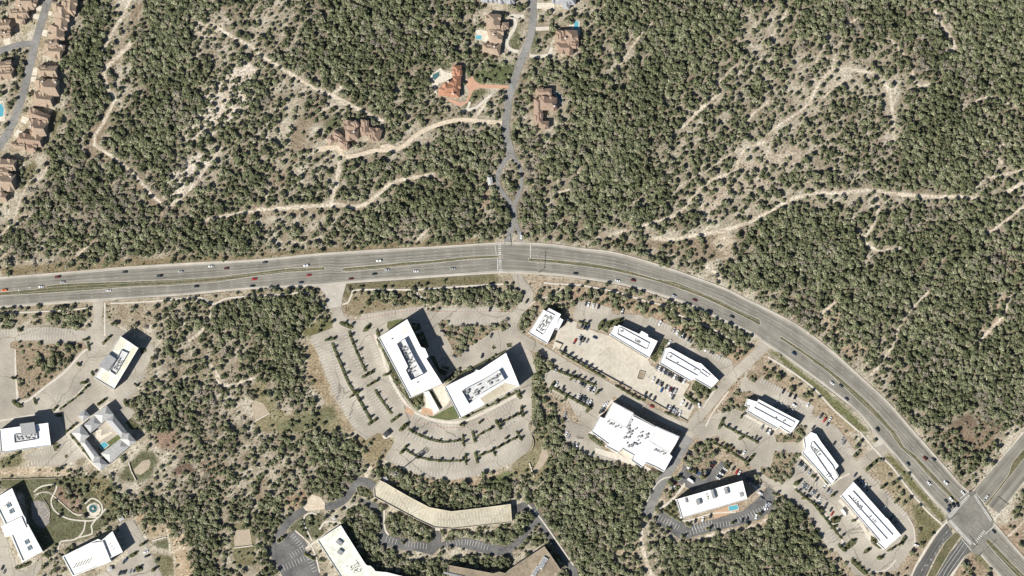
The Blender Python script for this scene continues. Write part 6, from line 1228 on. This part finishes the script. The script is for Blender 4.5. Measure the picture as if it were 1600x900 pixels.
def stuff_points(name, pts, scl, rot, pid, coll, label, cat):
    me=bpy.data.meshes.new(name); n=len(pts); me.vertices.add(n); me.vertices.foreach_set('co',np.asarray(pts,dtype=np.float32).ravel())
    a=me.attributes.new('scl','FLOAT_VECTOR','POINT'); a.data.foreach_set('vector',np.asarray(scl,dtype=np.float32).ravel())
    a=me.attributes.new('rotv','FLOAT_VECTOR','POINT'); a.data.foreach_set('vector',np.asarray([(0,0,q) for q in rot],dtype=np.float32).ravel())
    a=me.attributes.new('pid','INT','POINT'); a.data.foreach_set('value',np.asarray(pid,dtype=np.int32))
    o=bpy.data.objects.new(name,me); COL.objects.link(o); tag(o,label,cat,kind='stuff')
    ng=bpy.data.node_groups.new(name,'GeometryNodeTree'); ng.interface.new_socket('Geometry',in_out='INPUT',socket_type='NodeSocketGeometry'); ng.interface.new_socket('Geometry',in_out='OUTPUT',socket_type='NodeSocketGeometry')
    N=ng.nodes; Lk=ng.links; gi=N.new('NodeGroupInput'); go=N.new('NodeGroupOutput'); ip=N.new('GeometryNodeInstanceOnPoints'); ci=N.new('GeometryNodeCollectionInfo'); ci.inputs['Collection'].default_value=coll; ci.inputs['Separate Children'].default_value=True; ci.inputs['Reset Children'].default_value=True
    def na(nm,ty):
        q=N.new('GeometryNodeInputNamedAttribute'); q.data_type=ty; q.inputs['Name'].default_value=nm; return q.outputs['Attribute']
    Lk.new(gi.outputs[0],ip.inputs['Points']); Lk.new(ci.outputs[0],ip.inputs['Instance']); ip.inputs['Pick Instance'].default_value=True
    Lk.new(na('pid','INT'),ip.inputs['Instance Index']); Lk.new(na('rotv','FLOAT_VECTOR'),ip.inputs['Rotation']); Lk.new(na('scl','FLOAT_VECTOR'),ip.inputs['Scale']); Lk.new(ip.outputs[0],go.inputs[0])
    md=o.modifiers.new('scatter','NODES'); md.node_group=ng; return o
# ---- where wild trees stand
hb=blur(hard.astype(float),2); tbm=blur(trail.astype(float),1); bb=blur(bedm.astype(float),1)
rank=lambda a: np.interp(a,np.sort(a.ravel()[::97]),np.linspace(0,1,len(a.ravel()[::97])))
nz=rank(vnoise(18)*0.45+vnoise(9)*0.55)
nzA=rank(nA); wild=[]; GSP=5.6; T=np.random.RandomState(5)
for jy in range(int((GH-2)/GSP)):
    for jx in range(int((GW-2)/GSP)):
        x=(jx+0.5+0.5*(jy%2)+T.uniform(-.38,.38))*GSP; y=(jy+0.5+T.uniform(-.38,.38))*GSP
        u1,u2,u3=T.rand(3); ix,iy=int(x),int(y)
        if ix>=GW or iy>=GH: continue
        if x<MG-55 or y<MG-55 or x>GW-MG+55 or y>GH-MG+55: continue
        isbed=bedm[iy,ix]
        if isbed:
            if bb[iy,ix]<0.75: continue
            d=0.62; r=1.3+1.3*u2
        else:
            d=DG[iy,ix]
            if y-MG>440 and d>0.1 and (x-MG>520 or y-MG<515) and (x-MG<1190 or y-MG>540+(x-MG-1190)*0.87): d=min(0.95,d*1.25+0.06)
            r=1.35+(0.75+1.35*d)*u2**1.2; r*=1.25 if u3>0.93 else 1.0
            if hb[iy,ix]>(0.03 if y-MG<440 else 0.22): continue
        if tbm[iy,ix]>0.3: continue
        if d<0.05: continue
        thr=(0.16*nz[iy,ix]+0.26*nzA[iy,ix]+0.58*u1) if d<0.85 else (0.3*nz[iy,ix]+0.7*u1)
        thr=min(1.0,max(0.0,0.5+(thr-0.5)*1.4))
        if (0.5 if isbed else -math.log(1-0.935*d)/(1.72 if d<0.72 else 1.9))<thr: continue
        wild.append((x-MG,y-MG,r,d,u3,isbed))
print('wild trees',len(wild))
P_=np.array([w_[:3] for w_ in wild])
# isolation: clear ground round a crown makes it read as a tree of its own
cell={}
for i,(x,y,r) in enumerate(P_): cell.setdefault((int(x//12),int(y//12)),[]).append(i)
score=[]
for i,(x,y,r) in enumerate(P_):
    c=0
    for a in (-1,0,1):
        for b in (-1,0,1):
            for j in cell.get((int(x//12)+a,int(y//12)+b),()):
                if j!=i:
                    dd=math.hypot(P_[j][0]-x,P_[j][1]-y)-(r+P_[j][2])/S*0.85
                    if dd<2: c+=1
    inside=5<x<1595 and 5<y<895
    score.append((r*1.0-0.30*min(c,6)) if inside else -9)
order=np.argsort(score)[::-1]
ANCH=[(40,345,'beside the grassy strip under the left street'),(165,230,'by the bend of the dry creek trail'),(185,60,'at the top of the dry creek trail'),(100,160,'in the belt behind the left street houses'),(260,310,'along the trail corner left of the long brown clearing'),(120,330,'in the woods below the left street'),(310,230,'on the stony white slope left of centre'),(370,120,'on the pale slope under the diagonal track'),(400,40,'in open scrub at the top left'),(460,150,'by the diagonal dirt track'),(450,220,'round the brown clearing left of the mansion'),(520,270,'on the slope below the mansion'),(430,330,'along the long brown clearing'),(620,240,'beside the mansion\'s pale gravel drive'),(600,150,'in scrub between mansion and orange villa'),(600,60,'in the thick woods left of the villas'),(700,180,'below the orange villa'),(740,60,'round the tan circular-drive villa'),(760,130,'on the lawn of the orange villa'),(860,70,'beside the blue wedge pool villa'),(850,170,'round the L-shaped brown villa'),(720,330,'in the woods above the hill street junction'),(880,280,'in the ravine right of the gatehouse'),(960,110,'by the faint trail right of the villas'),(1000,260,'in the dark woods right of the ravine'),(1080,150,'on the ribbed pale slope right of centre'),(1060,60,'in the woods above the ribbed slope'),(1150,270,'beside the winding pale trail'),(1180,210,'on the open slope above the winding trail'),(1170,350,'in the triangle where pale trails meet'),(1100,390,'in the brown clearing above the highway bend'),(1280,110,'inside the loop of the upper pale trail'),(1250,200,'below the loop of the upper pale trail'),(1380,130,'by the bare patch ending the looped trail'),(1390,210,'along the short straight vertical trail'),(1480,60,'beside the stony gully at the top right'),(1560,180,'in the shadowed woods at the right edge'),(1280,280,'above the long pale track at right'),(1370,370,'below the long pale track at right'),(1500,300,'near the right end of the long pale track'),(1560,420,'in the reddish scrub at the right edge'),(1250,470,'on the wooded bank above the highway bend'),(1330,540,'in the clearings beside the highway descent'),(1440,510,'by the narrow trail in the right woods'),(1540,560,'by the wider trail in the lower right woods'),(1440,640,'in the woods above the big crossing'),(1530,690,'in the brown clearing above the big crossing'),(1570,800,'right of the big crossing'),(1560,890,'in the corner below the big crossing'),(100,480,'on the verge above the western campus'),(200,490,'round the bare slope above the two-tone roofed office'),(270,520,'in the woods right of the two-tone roofed office'),(340,570,'in the open scrub centre left'),(390,480,'in the thick wood below the highway'),(460,540,'in the thick wood left of the curved lot'),(400,640,'round the sand pit in the left woods'),(300,640,'in the woods right of the courtyard lodge'),(260,740,'round the dark brown hollow'),(340,740,'in the scrub with little trails at lower left'),(230,800,'in the ravine below the courtyard lodge basin'),(380,830,'round the square basin at lower left'),(320,860,'in the wooded strip by the bottom edge'),(500,720,'in the wood left of the curved lot\'s end'),(440,760,'above the dark asphalt drive'),(420,860,'left of the dark asphalt lot'),(560,830,'between the bent garage and the angled office'),(680,750,'between curved lot and bent garage'),(700,840,'south of the bent garage'),(820,730,'round the basin right of the curved lot'),(900,760,'in the thick wood below the huge store'),(880,840,'in the thick wood right of the brown-roofed office'),(970,830,'by the dirt track at the bottom'),(1030,860,'right of the dirt track at the bottom'),(1150,850,'in the scrub below the hotel'),(1230,840,'in the wood right of the hotel'),(160,770,'in the park with the round basin'),(80,840,'round the terrace of the bent office'),(640,465,'on the bank above the large western office'),(740,460,'on the bank below the hill street junction'),(740,500,'in the wooded island by the large offices'),(840,600,'in the belt between office lot and retail lot'),(870,470,'round the small plant-roofed office'),(960,460,'on the wooded bank north of the shops'),(1110,510,'in the mulched wood north of the shops'),(1210,570,'on the bank right of the highway exit'),(1160,620,'round the pale-canopy shop'),(1230,720,'in the wooded island left of the middle roadside shop'),(1110,730,'in the wooded hotel island'),(1400,750,'on the bank above the longest shop'),(1330,640,'on the strip beside the pale straight footpath'),(1420,860,'round the loop road near the bottom right'),(20,590,'at the left edge of the western campus lot'),(80,560,'in the big planted island of the western campus'),(850,650,'at the west edge of the retail lot'),(100,720,'along the wall north of the park')]
sel=list(order[:290]); selset=set(int(i) for i in sel)
reg={}
for i in sel:
    x,y,r=P_[i]; k=min(range(len(ANCH)),key=lambda a:(ANCH[a][0]-x)**2+(ANCH[a][1]-y)**2); reg.setdefault(k,[]).append(int(i))
def put_tree(name,var,x,y,r,hs,z,label,cat,group,rot):
    X,Y=W((x,y)); o=empty(name,X,Y,z,rot); o.scale=(r,r,r*hs); tag(o,label,cat,group)
    for nm,me in (('crown',var[0]),('trunk',var[1])):
        c=bpy.data.objects.new(nm,me); COL.objects.link(c); c.parent=o
zoneA=rank(vnoise(70)*0.6+vnoise(26)*0.4); zoneB=rank(vnoise(55)*0.6+vnoise(22)*0.4)
for cx_,cy_,rr_ in ((1555,410,60),(1590,640,35),(130,335,40),(640,400-45,50),(1330,20,40),(1440,90,60)):
    yy_,xx_=np.mgrid[0:GH,0:GW]; zoneA=np.maximum(zoneA,1.0-0.25*(((xx_-MG-cx_)**2+(yy_-MG-cy_)**2)/rr_**2))
for cx_,cy_,rx_,ry_ in ((1010,150,28,70),(905,120,30,60),(930,520-450,40,30),(1490,150,45,35),(1440,90,40,50),(240,280,70,40),(620,100,80,50)):
    zoneB=np.maximum(zoneB,1.0-0.25*(((xx_-MG-cx_)/rx_)**2+((yy_-MG-cy_)/ry_)**2))
def kind_of(w_,i):
    rr=random.Random(i*7+1); d,u=w_[3],w_[4]
    if w_[5]: return rr.choice((0,1,2,3,4,5,6,6,11))
    ix,iy=int(w_[0]+MG),int(w_[1]+MG); za,zb=zoneA[iy,ix],zoneB[iy,ix]
    if rr.random()<0.02+0.5*max(0,(za-0.86)/0.14)**1.5: return 11+rr.randrange(2)
    if d>=0.75 and rr.random()<0.9*max(0,(zb-0.6)/0.4): return 7+rr.randrange(4)
    if d<0.75: return 7+rr.randrange(4) if u<0.62 else rr.randrange(7)
    return rr.randrange(7) if u<0.8 else 7+rr.randrange(4)
for k,l in reg.items():
    l.sort(key=lambda i:P_[i][0]); n=len(l)
    for j,i in enumerate(l):
        w_=wild[i]; kd=kind_of(w_,i); sort_='dark green juniper' if 7<=kd<=10 else ('grey leafless tree' if kd>10 else 'olive green oak'); nm='juniper_tree' if 7<=kd<=10 else ('bare_tree' if kd>10 else 'oak_tree')
        ordn='lone one' if n==1 else f'{ORD[j]} from left'
        put_tree(nm,VAR[kd],w_[0],w_[1],w_[2]*1.08,R.uniform(0.95,1.3),0,f'{sort_}, {ordn} {ANCH[k][2]}','tree','separate trees '+ANCH[k][2],R.uniform(0,6.28))
rest=[i for i in range(len(wild)) if i not in selset]
stuff_points('forest',[(*W(P_[i][:2]),0) for i in rest],[(P_[i][2]*1.06,P_[i][2]*1.06,P_[i][2]*(0.85+0.55*random.Random(i).random())) for i in rest],[random.Random(i+5).uniform(0,6.28) for i in rest],[kind_of(wild[i],i) for i in rest],PC,'oak and juniper woodland massed over the hills and banks','woodland')
# ---- low scrub between the trees and shrubs in the beds
sp=[];ss=[];sr=[];si=[]; n6=rank(vnoise(9)); hb1=blur(hard.astype(float),1); smallbed=blur(islm.astype(float),1)
for q in range(70000):
    x,y=T.uniform(30,GW-30),T.uniform(30,GH-30); ix,iy=int(x),int(y); u=T.rand(); inbed=bedm[iy,ix] or islm[iy,ix]
    if inbed:
        if (bb[iy,ix]+smallbed[iy,ix])<0.7: continue
        r=0.45+0.5*u
    else:
        if hb1[iy,ix]>0.05 or tbm[iy,ix]>0.2: continue
        d=DG[iy,ix]
        if d<0.06 or n6[iy,ix]*0.6+0.4*T.rand()>0.2+0.5*d: continue
        r=0.35+0.5*u+0.7*d*u*u
    sp.append((*W((x-MG,y-MG)),0.2 if inbed else 0)); ss.append((r,r,r*T.uniform(.7,1.2))); sr.append(T.uniform(0,6.28)); si.append(int(T.choice([0,1,2,3,7,8,9,10,11,12],p=[.1,.1,.1,.1,.13,.13,.12,.12,.05,.05])))
for ax,wd in ISL:                      # clipped hedging along the planted strips
    for a_,b_ in zip(ax[:-1],ax[1:]):
        L_=(Vector(b_)-Vector(a_)).length
        for k_ in range(int(L_/1.3)):
            if T.rand()<0.06: continue
            q_=Vector(a_).lerp(Vector(b_),(k_+0.5)*1.3/max(L_,1.3)); r=0.7+0.17*min(wd,6)*T.uniform(.5,1.0)
            sp.append((*W((q_.x+T.uniform(-.12,.12)*wd,q_.y+T.uniform(-.12,.12)*wd)),0.3)); ss.append((r,r,r*T.uniform(.45,.7))); sr.append(T.uniform(0,6.28)); si.append(int(T.choice([7,8,9,10])))
print('scrub',len(sp))
stuff_points('scrub',sp,ss,sr,si,PC,'low scrub and bushes scattered over bare ground and planting beds','scrub')
# ---- small trees in the car park beds
lt=[]
for ax,wd in ISL:
    L_=sum((Vector(ax[i+1])-Vector(ax[i])).length for i in range(len(ax)-1)); 
    if L_<5: pos=[0.5]
    elif len(ax)==2: pos=[0.5] if L_<16 else ([0.25,0.75] if L_<34 else [ (i+0.5)/round(L_/9.5) for i in range(round(L_/9.5))])
    else: n=max(2,round(L_/15)); pos=[(i+0.5)/n for i in range(n)]
    for s in pos:
        t=s*L_; 
        for i in range(len(ax)-1):
            e=(Vector(ax[i+1])-Vector(ax[i])).length
            if t<=e or i==len(ax)-2: p=Vector(ax[i]).lerp(Vector(ax[i+1]),min(1,t/max(e,1e-6))); break
            t-=e
        if -5<p.x<1605 and -5<p.y<905: lt.append((p.x+R.uniform(-.8,.8),p.y+R.uniform(-.6,.6)))
LZ=[(80,560,'of the western campus drive'),(60,680,'before the bright white western office'),(150,600,'outside the two-tone roofed office'),(110,700,'of the courtyard lodge car park'),(60,860,'of the bottom-left car parks'),(220,860,'right of the vent-roofed office'),(520,570,'in the western arms of the curved lot'),(590,640,'in the middle arms of the curved lot'),(570,520,'at the top of the curved lot'),(660,700,'in the long southern arcs of the curved lot'),(780,680,'in the eastern arms of the curved lot'),(790,640,'along the east edge of the curved lot'),(450,850,'of the dark asphalt lot at the bottom'),(870,560,'along the wall west of the pale deck'),(870,620,'in the western retail lot'),(920,600,'between road and western retail lot'),(930,500,'of the northern shop lots'),(1040,650,'below the eastern pale deck'),(1130,650,'west of the pale-canopy shop'),(1150,680,'of the pale-canopy shop lot'),(1180,720,'of the lot east of the hotel drive'),(1060,790,'in front of the hotel'),(1130,830,'behind the hotel'),(1270,760,'in the row facing the middle roadside shop'),(1300,810,'in the row west of the longest shop'),(1330,860,'of the loop road near the bottom right'),(1390,770,'north of the longest shop'),(1350,700,'at the roadside exit by the middle shop'),(1200,770,'at the lane corner east of the hotel')]
rg={}
for p in lt: rg.setdefault(min(range(len(LZ)),key=lambda a:(LZ[a][0]-p[0])**2+(LZ[a][1]-p[1])**2),[]).append(p)
for k,l in rg.items():
    l.sort(); 
    for j,p in enumerate(l):
        r=R.uniform(1.15,1.9); which='lone one' if len(l)==1 else ORD[j]+' from left'
        put_tree('young_tree',R.choice(LOTV),p[0],p[1],r,R.uniform(1.5,2.2),0.3,f'small kerbed tree, {which}, {LZ[k][2]}','tree','small planted trees '+LZ[k][2],R.uniform(0,6.28))
print('lot trees',len(lt),'objects',len(bpy.data.objects))

for o in scene.objects:
    if 'label' in o:
        n=len(o['label'].split())
        if n>16 or n<4: print('LABEL',n,o.name,o['label'])
